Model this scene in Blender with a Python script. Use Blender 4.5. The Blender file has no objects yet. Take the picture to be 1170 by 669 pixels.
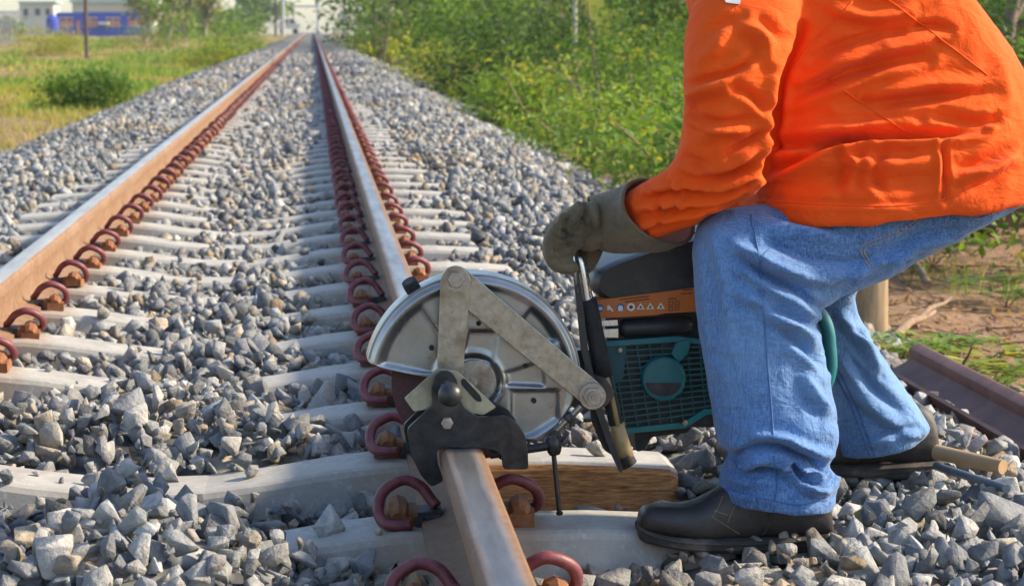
import bpy, bmesh, math, random
import numpy as np
from mathutils import Vector, Matrix, noise as mnoise
from mathutils.bvhtree import BVHTree

random.seed(7)
RNG = np.random.default_rng(11)
S = bpy.context.scene
COL = S.collection
R = math.radians

# ------------------------------------------------------------------ camera
CAM_Z = 0.80
F_PX = 2640.0                      # focal length in photograph pixels (1170 wide)
PITCH, YAW = R(6.56), R(4.90)
cam_d = bpy.data.cameras.new('camera')
cam = bpy.data.objects.new('camera', cam_d)
COL.objects.link(cam)
cam.location = (0, 0, CAM_Z)
cam.rotation_euler = (R(90) - PITCH, 0, -YAW)
cam_d.sensor_width = 36.0
cam_d.lens = F_PX / 1170.0 * 36.0
cam_d.clip_start, cam_d.clip_end = 0.05, 3000
cam_d.dof.use_dof = True
cam_d.dof.focus_distance = 3.95
cam_d.dof.aperture_fstop = 12
S.camera = cam

# ------------------------------------------------------------------ world, sun, exposure
SUN_EL, SUN_AZ = R(32), R(-1)      # azimuth measured from +X (right of the track) towards +Y
sun_dir = Vector((math.cos(SUN_EL) * math.cos(SUN_AZ), math.cos(SUN_EL) * math.sin(SUN_AZ), math.sin(SUN_EL)))
w = bpy.data.worlds.new('World'); S.world = w; w.use_nodes = True
nt = w.node_tree; nt.nodes.clear()
sky = nt.nodes.new('ShaderNodeTexSky'); sky.sky_type = 'NISHITA'; sky.sun_disc = False
sky.sun_elevation = SUN_EL; sky.sun_rotation = R(90) - SUN_AZ
sky.air_density = 1.0; sky.dust_density = 1.0; sky.ozone_density = 1.0
bg = nt.nodes.new('ShaderNodeBackground'); bg.inputs['Strength'].default_value = 0.15
wo = nt.nodes.new('ShaderNodeOutputWorld')
nt.links.new(sky.outputs[0], bg.inputs[0]); nt.links.new(bg.outputs[0], wo.inputs[0])
sl = bpy.data.lights.new('sun', 'SUN'); sl.energy = 4.0; sl.angle = R(4.0); sl.color = (1.0, 0.84, 0.62)
sun = bpy.data.objects.new('sun', sl); COL.objects.link(sun)
sun.rotation_euler = sun_dir.to_track_quat('Z', 'Y').to_euler()
sun.location = (8, 8, 9)
vs = S.view_settings
vs.view_transform = 'Standard'; vs.look = 'None'; vs.exposure = 1.0; vs.gamma = 1.0
vs.use_curve_mapping = False
S.render.engine = 'CYCLES'
S.cycles.max_bounces = 6; S.cycles.diffuse_bounces = 3; S.cycles.glossy_bounces = 3
S.cycles.transmission_bounces = 4; S.cycles.transparent_max_bounces = 6; S.cycles.volume_bounces = 0
S.cycles.use_denoising = True
S.cycles.caustics_reflective = False; S.cycles.caustics_refractive = False

# ------------------------------------------------------------------ photograph pixel <-> world helpers (for reading measurements off the photo)
_cp, _sp, _cy, _sy = math.cos(PITCH), math.sin(PITCH), math.cos(YAW), math.sin(YAW)
RIGHT = np.array([_cy, -_sy, 0.0]); FWD = np.array([_sy * _cp, _cy * _cp, -_sp]); UP = np.array([_sy * _sp, _cy * _sp, _cp])
def at(px, py, Y):
    d = FWD + RIGHT * ((px - 585.0) / F_PX) + UP * (-(py - 334.5) / F_PX)
    return np.array([0, 0, CAM_Z]) + d * (Y / d[1])
def to_px(P):
    q = np.asarray(P, float) - np.array([0, 0, CAM_Z])
    zc = q @ FWD
    return np.stack([585 + F_PX * (q @ RIGHT) / zc, 334.5 - F_PX * (q @ UP) / zc], -1)

# ------------------------------------------------------------------ object helpers
W = {}
def put(o, parent=None):
    COL.objects.link(o)
    if parent is not None:
        o.parent = parent
        W[o.name] = W[parent.name]
    return o
def tag(o, label=None, cat=None, group=None, kind=None):
    if label: o['label'] = label
    if cat: o['category'] = cat
    if group: o['group'] = group
    if kind: o['kind'] = kind
    return o
def empty(name, loc, label=None, cat=None, group=None):
    o = bpy.data.objects.new(name, None); COL.objects.link(o)
    o.location = loc; o.empty_display_size = 0.1
    W[o.name] = np.array(loc, float)
    return tag(o, label, cat, group)
def make_mesh(name, V, Fc, mat=None, smooth=False, colors=None):
    me = bpy.data.meshes.new(name)
    V = np.asarray(V, np.float32)
    if isinstance(Fc, np.ndarray):
        n, k = Fc.shape
        me.vertices.add(len(V)); me.vertices.foreach_set('co', V.ravel())
        me.loops.add(n * k); me.loops.foreach_set('vertex_index', Fc.astype(np.int32).ravel())
        me.polygons.add(n); me.polygons.foreach_set('loop_start', (np.arange(n) * k).astype(np.int32))
        me.polygons.foreach_set('loop_total', np.full(n, k, np.int32))
        me.update(calc_edges=True)
    else:
        me.from_pydata([tuple(v) for v in V], [], [tuple(f) for f in Fc]); me.update()
    if smooth:
        me.polygons.foreach_set('use_smooth', np.ones(len(me.polygons), bool))
    if colors is not None:
        ca = me.color_attributes.new('tone', 'FLOAT_COLOR', 'POINT')
        c4 = np.ones((len(V), 4), np.float32); c4[:, :3] = colors
        ca.data.foreach_set('color', c4.ravel())
    if mat: me.materials.append(mat)
    return me
def obj(name, V, Fc, mat, parent=None, smooth=False, colors=None, loc=None, bevel=0, auto=None):
    """world-space geometry -> one mesh object (child of parent when given)"""
    V = np.asarray(V, float)
    off = W[parent.name] if parent is not None else (np.array(loc, float) if loc is not None else np.zeros(3))
    me = make_mesh(name, V - off, Fc, mat, smooth, colors)
    o = bpy.data.objects.new(name, me)
    put(o, parent)
    if parent is None:
        o.location = off; W[o.name] = off
    if auto is not None:
        me.polygons.foreach_set('use_smooth', np.ones(len(me.polygons), bool))
        bm = bmesh.new(); bm.from_mesh(me)
        for e in bm.edges:
            e.smooth = len(e.link_faces) == 2 and e.calc_face_angle(0) < R(auto)
        bm.to_mesh(me); bm.free()
    if bevel:
        m = o.modifiers.new('bevel', 'BEVEL'); m.width = bevel; m.segments = 2; m.limit_method = 'ANGLE'; m.angle_limit = R(35)
    return o

def join(parts):
    Vs, Fs, n = [], [], 0
    for V, Fc in parts:
        V = np.asarray(V, float)
        Vs.append(V)
        Fs += [tuple(int(i) + n for i in f) for f in Fc]
        n += len(V)
    return np.concatenate(Vs), Fs
def box(c, s, rz=0.0):
    c = np.asarray(c, float); h = np.asarray(s, float) / 2
    V = np.array([[x, y, z] for x in (-1, 1) for y in (-1, 1) for z in (-1, 1)], float) * h
    if rz:
        ca, sa = math.cos(rz), math.sin(rz)
        V = np.stack([V[:, 0] * ca - V[:, 1] * sa, V[:, 0] * sa + V[:, 1] * ca, V[:, 2]], 1)
    return V + c, [(0, 1, 3, 2), (4, 6, 7, 5), (0, 4, 5, 1), (2, 3, 7, 6), (0, 2, 6, 4), (1, 5, 7, 3)]
def catmull(P, n=6):
    P = np.asarray(P, float)
    Q = np.vstack([2 * P[0] - P[1], P, 2 * P[-1] - P[-2]])
    out = []
    for i in range(1, len(Q) - 2):
        for t in np.linspace(0, 1, n, endpoint=False):
            a, b, c, d = Q[i - 1], Q[i], Q[i + 1], Q[i + 2]
            out.append(0.5 * (2 * b + (c - a) * t + (2 * a - 5 * b + 4 * c - d) * t * t + (3 * b - a - 3 * c + d) * t ** 3))
    out.append(P[-1])
    return np.array(out)
def tube(P, r, seg=10, cap=True, flat=1.0, ref=None):
    P = np.asarray(P, float); n = len(P)
    r = np.full(n, r) if np.isscalar(r) else np.asarray(r, float)
    T = np.gradient(P, axis=0); T /= np.linalg.norm(T, axis=1)[:, None] + 1e-12
    up = np.array(ref if ref is not None else (0, 0, 1.0))
    if abs(T[0] @ up) > 0.95: up = np.array([0, 1.0, 0])
    V = []
    N = up - T[0] * (T[0] @ up); N /= np.linalg.norm(N)
    for i in range(n):
        N = N - T[i] * (T[i] @ N); N /= np.linalg.norm(N) + 1e-12
        B = np.cross(T[i], N)
        for k in range(seg):
            a = 2 * math.pi * k / seg
            V.append(P[i] + r[i] * (math.cos(a) * N * flat + math.sin(a) * B))
    Fc = []
    for i in range(n - 1):
        for k in range(seg):
            Fc.append((i * seg + k, i * seg + (k + 1) % seg, (i + 1) * seg + (k + 1) % seg, (i + 1) * seg + k))
    if cap:
        Fc.append(tuple(range(seg))[::-1]); Fc.append(tuple((n - 1) * seg + k for k in range(seg)))
    return np.array(V), Fc
def capsule(P, r, seg=12, n=5):
    """tube with rounded ends through the points P"""
    P = np.asarray(P, float)
    if len(P) == 2: P = np.array([P[0], (P[0] + P[1]) / 2, P[1]]); r = [r[0], (r[0] + r[1]) / 2, r[1]] if not np.isscalar(r) else r
    r = np.full(len(P), r) if np.isscalar(r) else np.asarray(r, float)
    C = catmull(P, n); t = np.linspace(0, len(P) - 1, len(C)); rr = np.interp(t, np.arange(len(P)), r)
    d0 = C[0] - C[1]; d0 /= np.linalg.norm(d0); d1 = C[-1] - C[-2]; d1 /= np.linalg.norm(d1)
    ang = [0.25, 0.55, 0.8, 0.97]
    pre = [(C[0] + d0 * rr[0] * a, rr[0] * math.sqrt(1 - a * a)) for a in ang][::-1]
    post = [(C[-1] + d1 * rr[-1] * a, rr[-1] * math.sqrt(1 - a * a)) for a in ang]
    C = np.array([p for p, _ in pre] + list(C) + [p for p, _ in post])
    rr = np.array([q for _, q in pre] + list(rr) + [q for _, q in post])
    return tube(C, rr, seg)
def loft(rings, cap=True):
    m = len(rings[0]); V = np.concatenate([np.asarray(r, float) for r in rings]); Fc = []
    for i in range(len(rings) - 1):
        for k in range(m):
            Fc.append((i * m + k, i * m + (k + 1) % m, (i + 1) * m + (k + 1) % m, (i + 1) * m + k))
    if cap:
        Fc.append(tuple(range(m))[::-1]); Fc.append(tuple((len(rings) - 1) * m + k for k in range(m)))
    return V, Fc
def prism(poly, y0, y1):
    """poly: list of (x, z); extruded along y from y0 to y1"""
    poly = [tuple(p) for p in poly]
    a = sum(poly[i][0] * poly[(i + 1) % len(poly)][1] - poly[(i + 1) % len(poly)][0] * poly[i][1] for i in range(len(poly)))
    if a < 0: poly = poly[::-1]
    n = len(poly)
    V = [(x, y0, z) for x, z in poly] + [(x, y1, z) for x, z in poly]
    Fc = [tuple(range(n)), tuple(range(2 * n - 1, n - 1, -1))]
    Fc += [((i + 1) % n, i, n + i, n + (i + 1) % n) for i in range(n)]
    return np.array(V, float), Fc
def pprism(pix, y0, y1, yref=None):
    yr = y0 if yref is None else yref
    return prism([at(px, py, yr)[[0, 2]] for px, py in pix], y0, y1)
def cyl(c, r, y0, y1, seg=24, r1=None):
    """cylinder whose axis runs along y, centre c = (x, z)"""
    r1 = r if r1 is None else r1
    A = [(c[0] + r * math.cos(2 * math.pi * k / seg), y0, c[1] + r * math.sin(2 * math.pi * k / seg)) for k in range(seg)]
    B = [(c[0] + r1 * math.cos(2 * math.pi * k / seg), y1, c[1] + r1 * math.sin(2 * math.pi * k / seg)) for k in range(seg)]
    return np.array(A + B), [tuple(range(seg)), tuple(range(2 * seg - 1, seg - 1, -1))] + [((k + 1) % seg, k, seg + k, seg + (k + 1) % seg) for k in range(seg)]
def rounded(pix, rad=3.0, n=3):
    """round the corners of a pixel polygon"""
    P = np.asarray(pix, float); out = []
    for i in range(len(P)):
        a, b, c = P[i - 1], P[i], P[(i + 1) % len(P)]
        da, dc = a - b, c - b; la, lc = np.linalg.norm(da), np.linalg.norm(dc)
        r = min(rad, la * .45, lc * .45)
        p, q = b + da / la * r, b + dc / lc * r
        for t in np.linspace(0, 1, n + 1):
            out.append(tuple((1 - t) ** 2 * p + 2 * t * (1 - t) * b + t * t * q))
    return out
def fuse(parts, voxel, smooth=4, fac=0.5):
    """union of closed shapes as one continuous smooth surface"""
    V, Fc = join(parts)
    me = bpy.data.meshes.new('tmp'); me.from_pydata([tuple(v) for v in V], [], Fc); me.update()
    bm = bmesh.new(); bm.from_mesh(me); bmesh.ops.recalc_face_normals(bm, faces=bm.faces); bm.to_mesh(me); bm.free()
    o = bpy.data.objects.new('tmp', me); COL.objects.link(o)
    m = o.modifiers.new('r', 'REMESH'); m.mode = 'VOXEL'; m.voxel_size = voxel
    if smooth:
        s = o.modifiers.new('s', 'SMOOTH'); s.factor = fac; s.iterations = smooth
    dg = bpy.context.evaluated_depsgraph_get(); ev = o.evaluated_get(dg); m2 = ev.to_mesh()
    V = np.empty(len(m2.vertices) * 3, np.float32); m2.vertices.foreach_get('co', V)
    Fc = [tuple(p.vertices) for p in m2.polygons]
    N = np.empty(len(m2.vertices) * 3, np.float32); m2.vertices.foreach_get('normal', N)
    ev.to_mesh_clear(); bpy.data.objects.remove(o); bpy.data.meshes.remove(me)
    return V.reshape(-1, 3).astype(float), Fc, N.reshape(-1, 3).astype(float)
def vnormals(V, Fc):
    me = bpy.data.meshes.new('tmpn'); me.from_pydata([tuple(v) for v in V], [], Fc); me.update()
    N = np.empty(len(V) * 3, np.float32); me.vertices.foreach_get('normal', N); bpy.data.meshes.remove(me)
    return N.reshape(-1, 3).astype(float)
def copy_tree(o, parent=None, kids=True, depth=0):
    c = o.copy(); COL.objects.link(c); c.parent = parent
    W[c.name] = W[o.name]
    if kids:
        for ch in list(o.children): copy_tree(ch, c)
    return c

# ------------------------------------------------------------------ material helpers
class Mat:
    def __init__(s, name, rough=0.7, metal=0.0, spec=0.5):
        s.m = bpy.data.materials.new(name); s.m.use_nodes = True
        s.nt = s.m.node_tree; s.b = s.nt.nodes['Principled BSDF']; s.out = s.nt.nodes['Material Output']
        s.b.inputs['Roughness'].default_value = rough; s.b.inputs['Metallic'].default_value = metal
        s.b.inputs['Specular IOR Level'].default_value = spec
        s._tc = None
    def n(s, t, **kw):
        nd = s.nt.nodes.new('ShaderNode' + t)
        for k, v in kw.items(): setattr(nd, k, v)
        return nd
    def l(s, a, b): s.nt.links.new(a, b)
    def co(s, which='Object', scale=None, rot=None):
        if s._tc is None: s._tc = s.n('TexCoord')
        o = s._tc.outputs[which]
        if scale is None and rot is None: return o
        mp = s.n('Mapping'); s.l(o, mp.inputs[0])
        if scale is not None: mp.inputs['Scale'].default_value = scale
        if rot is not None: mp.inputs['Rotation'].default_value = rot
        return mp.outputs[0]
    def noise(s, scale, detail=4, rough=0.55, vec=None, dist=0.0):
        nd = s.n('TexNoise'); nd.inputs['Scale'].default_value = scale; nd.inputs['Detail'].default_value = detail
        nd.inputs['Roughness'].default_value = rough; nd.inputs['Distortion'].default_value = dist
        s.l(vec if vec is not None else s.co(), nd.inputs['Vector'])
        return nd.outputs['Fac']
    def voro(s, scale, vec=None, feature='F1', out='Distance'):
        nd = s.n('TexVoronoi', feature=feature); nd.inputs['Scale'].default_value = scale
        s.l(vec if vec is not None else s.co(), nd.inputs['Vector'])
        return nd.outputs[out]
    def ramp(s, fac, stops, interp='LINEAR'):
        nd = s.n('ValToRGB'); nd.color_ramp.interpolation = interp
        el = nd.color_ramp.elements
        while len(el) < len(stops): el.new(0.5)
        for e, (p, c) in zip(el, stops):
            e.position = p; e.color = (c, c, c, 1) if np.isscalar(c) else (*c, 1)
        s.l(fac, nd.inputs[0]); return nd.outputs[0]
    def mix(s, fac, a, b, mode='MIX'):
        nd = s.n('Mix', data_type='RGBA', blend_type=mode)
        for sock, v in ((nd.inputs[0], fac), (nd.inputs[6], a), (nd.inputs[7], b)):
            if hasattr(v, 'is_linked'): s.l(v, sock)
            elif np.isscalar(v): sock.default_value = v
            else: sock.default_value = (*v, 1)
        return nd.outputs[2]
    def math(s, op, a, b=0.0, clamp=False):
        nd = s.n('Math', operation=op, use_clamp=clamp)
        for sock, v in ((nd.inputs[0], a), (nd.inputs[1], b)):
            if hasattr(v, 'is_linked'): s.l(v, sock)
            else: sock.default_value = v
        return nd.outputs[0]
    def attr(s, name='tone'):
        nd = s.n('Attribute'); nd.attribute_name = name; return nd.outputs['Color']
    def sep(s, vec):
        nd = s.n('SeparateXYZ'); s.l(vec, nd.inputs[0]); return nd.outputs
    def color(s, c):
        if hasattr(c, 'is_linked'): s.l(c, s.b.inputs['Base Color'])
        else: s.b.inputs['Base Color'].default_value = (*c, 1)
        return s
    def rough(s, c):
        if hasattr(c, 'is_linked'): s.l(c, s.b.inputs['Roughness'])
        else: s.b.inputs['Roughness'].default_value = c
        return s
    def bump(s, h, strength=0.4, dist=0.01, prev=None):
        nd = s.n('Bump'); nd.inputs['Strength'].default_value = strength; nd.inputs['Distance'].default_value = dist
        s.l(h, nd.inputs['Height'])
        if prev is not None: s.l(prev, nd.inputs['Normal'])
        s.l(nd.outputs[0], s.b.inputs['Normal']); return nd.outputs[0]

def worn_metal(name, c1, c2, rough=(0.3, 0.5), metal=0.9, scale=40, bump=0.1, dirt=None):
    m = Mat(name, metal=metal)
    f = m.noise(scale, 6, 0.65); g = m.noise(scale * 0.17, 5)
    c = m.mix(m.ramp(f, [(0.3, 0.0), (0.75, 1.0)]), c1, c2)
    if dirt: c = m.mix(m.ramp(g, [(0.5, 0.0), (0.68, 0.8)]), c, dirt)
    m.color(c); m.rough(m.ramp(m.noise(scale * 1.7, 5), [(0.3, rough[0]), (0.7, rough[1])]))
    m.bump(f, bump, 0.002); return m.m
# ------------------------------------------------------------------ materials of the track
def stone_mat():
    m = Mat('crushed_stone', rough=0.85, spec=0.3)
    t = m.attr('tone')
    f = m.noise(38, 8, 0.62, m.co()); g = m.noise(120, 5, 0.6)
    c = m.mix(m.ramp(f, [(0.32, 0.0), (0.72, 1.0)]), m.mix(1.0, t, (0.62, 0.64, 0.68), 'MULTIPLY'), m.mix(1.0, t, (1.35, 1.33, 1.28), 'MULTIPLY'))
    c = m.mix(m.ramp(m.noise(17, 4, 0.5), [(0.6, 0.0), (0.74, 0.45)]), c, (0.34, 0.25, 0.15))
    c = m.mix(m.ramp(g, [(0.66, 0.0), (0.8, 0.5)]), c, (0.62, 0.62, 0.6))
    m.color(c)
    b = m.bump(f, 0.8, 0.016); m.bump(g, 0.5, 0.005, b)
    return m.m
STONE = stone_mat()
def bed_mat():
    m = Mat('ballast_bed_gravel', rough=0.9, spec=0.2)
    v = m.voro(17, out='Color'); d = m.voro(17)
    s = m.sep(v)
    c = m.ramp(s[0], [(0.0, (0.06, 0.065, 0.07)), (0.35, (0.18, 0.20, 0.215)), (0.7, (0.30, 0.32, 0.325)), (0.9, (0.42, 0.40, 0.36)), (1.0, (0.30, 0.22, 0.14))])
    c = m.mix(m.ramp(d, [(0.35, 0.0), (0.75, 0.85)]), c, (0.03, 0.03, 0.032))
    c = m.mix(m.ramp(m.noise(0.35, 3), [(0.5, 0.0), (0.7, 0.35)]), c, (0.36, 0.29, 0.19))
    m.color(c)
    m.bump(m.math('MULTIPLY', d, -1.0), 0.9, 0.05)
    return m.m
BED = bed_mat()
def concrete(name, stain=False):
    m = Mat(name, rough=0.85, spec=0.25)
    f = m.noise(9, 7, 0.65); g = m.noise(70, 5, 0.6)
    c = m.mix(m.ramp(f, [(0.3, 0.0), (0.7, 1.0)]), (0.33, 0.32, 0.295), (0.48, 0.46, 0.415))
    c = m.mix(m.ramp(g, [(0.55, 0.0), (0.75, 0.6)]), c, (0.66, 0.64, 0.59))
    c = m.mix(m.ramp(m.voro(160), [(0.06, 0.7), (0.16, 0.0)]), c, (0.16, 0.155, 0.15))
    c = m.mix(m.ramp(m.noise(4.2, 7, 0.7), [(0.50, 0.0), (0.68, 0.65)]), c, (0.25, 0.235, 0.205))
    px_ = m.math('ABSOLUTE', m.math('SUBTRACT', m.math('ABSOLUTE', m.math('ADD', m.sep(m.co())[0], 0.305)), 0.5345))
    ru = m.math('ADD', px_, m.math('MULTIPLY', m.math('SUBTRACT', m.noise(14, 5, 0.65), 0.5), 0.16))
    c = m.mix(m.ramp(ru, [(0.12, 0.5), (0.16, 0.0)]), c, (0.30, 0.20, 0.13))
    if stain:
        p = m.sep(m.co())
        geo = m.n('NewGeometry'); nrm = m.sep(geo.outputs['True Normal'])
        face = m.ramp(m.math('MULTIPLY', nrm[1], -1.0), [(0.55, 0.0), (0.8, 1.0)])
        rag = m.math('ADD', p[0], m.math('MULTIPLY', m.noise(11, 4), 0.16))
        zone = m.math('MULTIPLY', m.ramp(m.math('MULTIPLY', m.math('SUBTRACT', rag, 0.33), 14.0), [(0.0, 0.0), (1.0, 1.0)]),
                      m.ramp(m.math('MULTIPLY', m.math('SUBTRACT', 1.08, rag), 9.0), [(0.0, 0.15), (1.0, 1.0)]))
        st = m.noise(26, 6, 0.7, m.co(scale=(0.9, 8, 9), rot=(0, R(9), 0)))
        rust = m.ramp(st, [(0.28, (0.14, 0.06, 0.028)), (0.44, (0.36, 0.17, 0.07)), (0.56, (0.56, 0.28, 0.11)), (0.7, (0.70, 0.42, 0.18))])
        c = m.mix(m.math('MULTIPLY', face, zone), c, rust)
    m.color(c)
    b = m.bump(f, 0.25, 0.01); m.bump(g, 0.25, 0.002, b)
    return m.m
CONC, CONC_STAIN = concrete('concrete'), concrete('rust_stained_concrete', True)
def rail_mat(name, dark, bright, metal, b0, b1):
    m = Mat(name, rough=0.6)
    p = m.sep(m.co())
    n1 = m.noise(45, 7, 0.7); n2 = m.noise(6, 5, 0.6, m.co(scale=(1, 0.5, 1)))
    rust = m.mix(m.ramp(n1, [(0.3, 0.0), (0.7, 1.0)]), (0.145, 0.074, 0.038), (0.30, 0.172, 0.088))
    rust = m.mix(m.ramp(n2, [(0.45, 0.0), (0.7, 0.5)]), rust, (0.30, 0.20, 0.13))
    steel = m.mix(m.ramp(m.noise(9, 6, 0.6, m.co(scale=(3, 0.35, 3))), [(0.35, 0.0), (0.7, 1.0)]), dark, bright)
    ax = m.math('ABSOLUTE', m.math('ADD', p[0], 0.004))
    edge = m.math('ADD', ax, m.math('MULTIPLY', m.math('SUBTRACT', m.noise(7, 6, 0.65, m.co(scale=(1, .5, 1))), 0.5), 0.016))
    band = m.math('MULTIPLY', m.ramp(m.math('MULTIPLY', edge, 20.0), [(b0, 1.0), (b1, 0.0)]), m.ramp(p[2], [(0.1355, 0.0), (0.138, 1.0)]))
    if metal > .8: rust = m.mix(0.45, rust, (0.11, 0.055, 0.032))
    m.color(m.mix(band, rust, steel))
    m.l(m.math('MULTIPLY', band, metal), m.b.inputs['Metallic'])
    m.rough(m.ramp(band, [(0.0, 0.75), (1.0, 0.30)]))
    m.bump(n1, 0.3, 0.003)
    return m.m
RAIL_M = rail_mat('rail_steel', (0.44, 0.41, 0.37), (0.68, 0.63, 0.55), 0.7, 0.46, 0.64)
RAIL_CUT_M = rail_mat('dull_rail_steel', (0.20, 0.205, 0.215), (0.48, 0.485, 0.50), 0.95, 0.26, 0.58)
def paint_mat(name, c1, c2, rough=0.6, scale=30, dust=None):
    m = Mat(name, rough=rough)
    c = m.mix(m.ramp(m.noise(scale, 6, 0.6), [(0.35, 0.0), (0.7, 1.0)]), c1, c2)
    if dust: c = m.mix(m.ramp(m.noise(scale * 0.5, 6, 0.7), [(0.52, 0.0), (0.72, 0.6)]), c, dust)
    m.color(c); m.bump(m.noise(scale * 3, 4), 0.2, 0.002)
    return m.m
CLIP_M = paint_mat('oxide_red_paint', (0.125, 0.024, 0.032), (0.21, 0.050, 0.058), 0.5, 60, (0.20, 0.085, 0.07))
SHOULDER_M = paint_mat('orange_rust', (0.17, 0.065, 0.026), (0.33, 0.135, 0.05), 0.85, 70, (0.14, 0.085, 0.06))
INSUL_M = paint_mat('black_nylon', (0.02, 0.02, 0.025), (0.045, 0.045, 0.05), 0.6, 50, (0.12, 0.10, 0.09))

# ------------------------------------------------------------------ track geometry
XC = -0.305
RX = (-0.8395, 0.2295)
SL_Y0, SL_DY = 3.69, 0.59
GROUND_Z = -0.38
def slp_top(x):
    u = np.abs(np.asarray(x, float) - XC)
    return np.interp(u, [0, 0.10, 0.22, 0.33, 0.44, 0.75, 0.90, 0.975], [-0.047, -0.045, -0.030, -0.012, 0.0, 0.0, -0.008, -0.014])

def rail_profile():
    half = [(0.0625, 0.0), (0.0625, 0.009), (0.052, 0.0125), (0.024, 0.020), (0.0095, 0.030), (0.0075, 0.05), (0.0075, 0.085), (0.011, 0.097),
            (0.030, 0.104), (0.0335, 0.107), (0.034, 0.128), (0.032, 0.134), (0.027, 0.138), (0.015, 0.1395)]
    return half + [(-x, z) for x, z in half[::-1]]
def add_rail(x, label):
    pr = rail_profile()
    ys = [1.2, 4, 8, 16, 40, 110, 330]
    rings = [[(x + px, y, pz) for px, pz in pr] for y in ys]
    V, Fc = loft(rings)
    o = obj('rail', V, Fc, RAIL_M if x < 0 else RAIL_CUT_M, loc=(x, 0, 0), auto=40)
    return tag(o, label, 'rail', 'rails of the track')
add_rail(RX[0], 'left rail of the track, untouched, with a sunlit rusty inner side')
add_rail(RX[1], 'right rail of the track, under the clamped saw, rust-brown near end')

def sleeper_geo(y, jit=0):
    us = [-0.975, -0.96, -0.88, -0.75, -0.6, -0.44, -0.33, -0.22, -0.10, 0, 0.10, 0.22, 0.33, 0.44, 0.6, 0.75, 0.88, 0.96, 0.975]
    rings = []
    for u in us:
        zt = float(slp_top(XC + u)); k = 0.96 if abs(u) > 0.97 else 1.0
        tw, bw, zb = 0.083 * k, 0.118 * k, -0.21
        zt2 = zt - (0.008 if abs(u) > 0.97 else 0)
        rings.append([(XC + u, y - bw, zb), (XC + u, y - tw - 0.006, zt2 - 0.014), (XC + u, y - tw, zt2 - 0.004), (XC + u, y - tw + 0.008, zt2),
                      (XC + u, y + tw - 0.008, zt2), (XC + u, y + tw, zt2 - 0.004), (XC + u, y + tw + 0.006, zt2 - 0.014), (XC + u, y + bw, zb)])
    return loft(rings)
def clip_geo(hi=True):
    # u = outward from rail centre, v = along the track, z up; the free leg points to -v
    P = np.array([(.080, -.050, .014), (.104, -.050, .014), (.124, -.040, .018), (.131, -.018, .034), (.121, .002, .058), (.088, .012, .073), (.060, .008, .062), (.045, .001, .042), (.036, -.006, .031)])
    return tube(catmull(P, 4 if hi else 1), 0.0094, 10 if hi else 6)
def shoulder_geo():
    V, Fc = join([box((.100, .008, .010), (.046, .075, .022)),
                  tube([(.098, -.030, .020), (.098, -.02, .024), (.098, .03, .026), (.098, .042, .020)], [.013, .019, .019, .012], 8),
                  box((.076, .004, .014), (.018, .055, .030))])
    return V, Fc
def insul_geo():
    return join([box((.048, -.004, .0215), (.040, .046, .012)), box((.066, -.004, .010), (.012, .060, .020)), box((.044, -.034, .019), (.022, .012, .010))])
def orient(V, x, y, sgn):
    """sgn -1: clip on the left of a rail, free leg towards the viewer; +1: turned by 180 degrees"""
    V = np.asarray(V); out = V.copy()
    if sgn < 0: out[:, 0] = x - V[:, 0]; out[:, 1] = y + V[:, 1]
    else: out[:, 0] = x + V[:, 0]; out[:, 1] = y - V[:, 1]
    return out
ORD = ['first', 'second', 'third', 'fourth', 'fifth', 'sixth', 'seventh', 'eighth', 'ninth', 'tenth', 'eleventh', 'twelfth', 'thirteenth', 'fourteenth', 'fifteenth', 'sixteenth']
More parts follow.
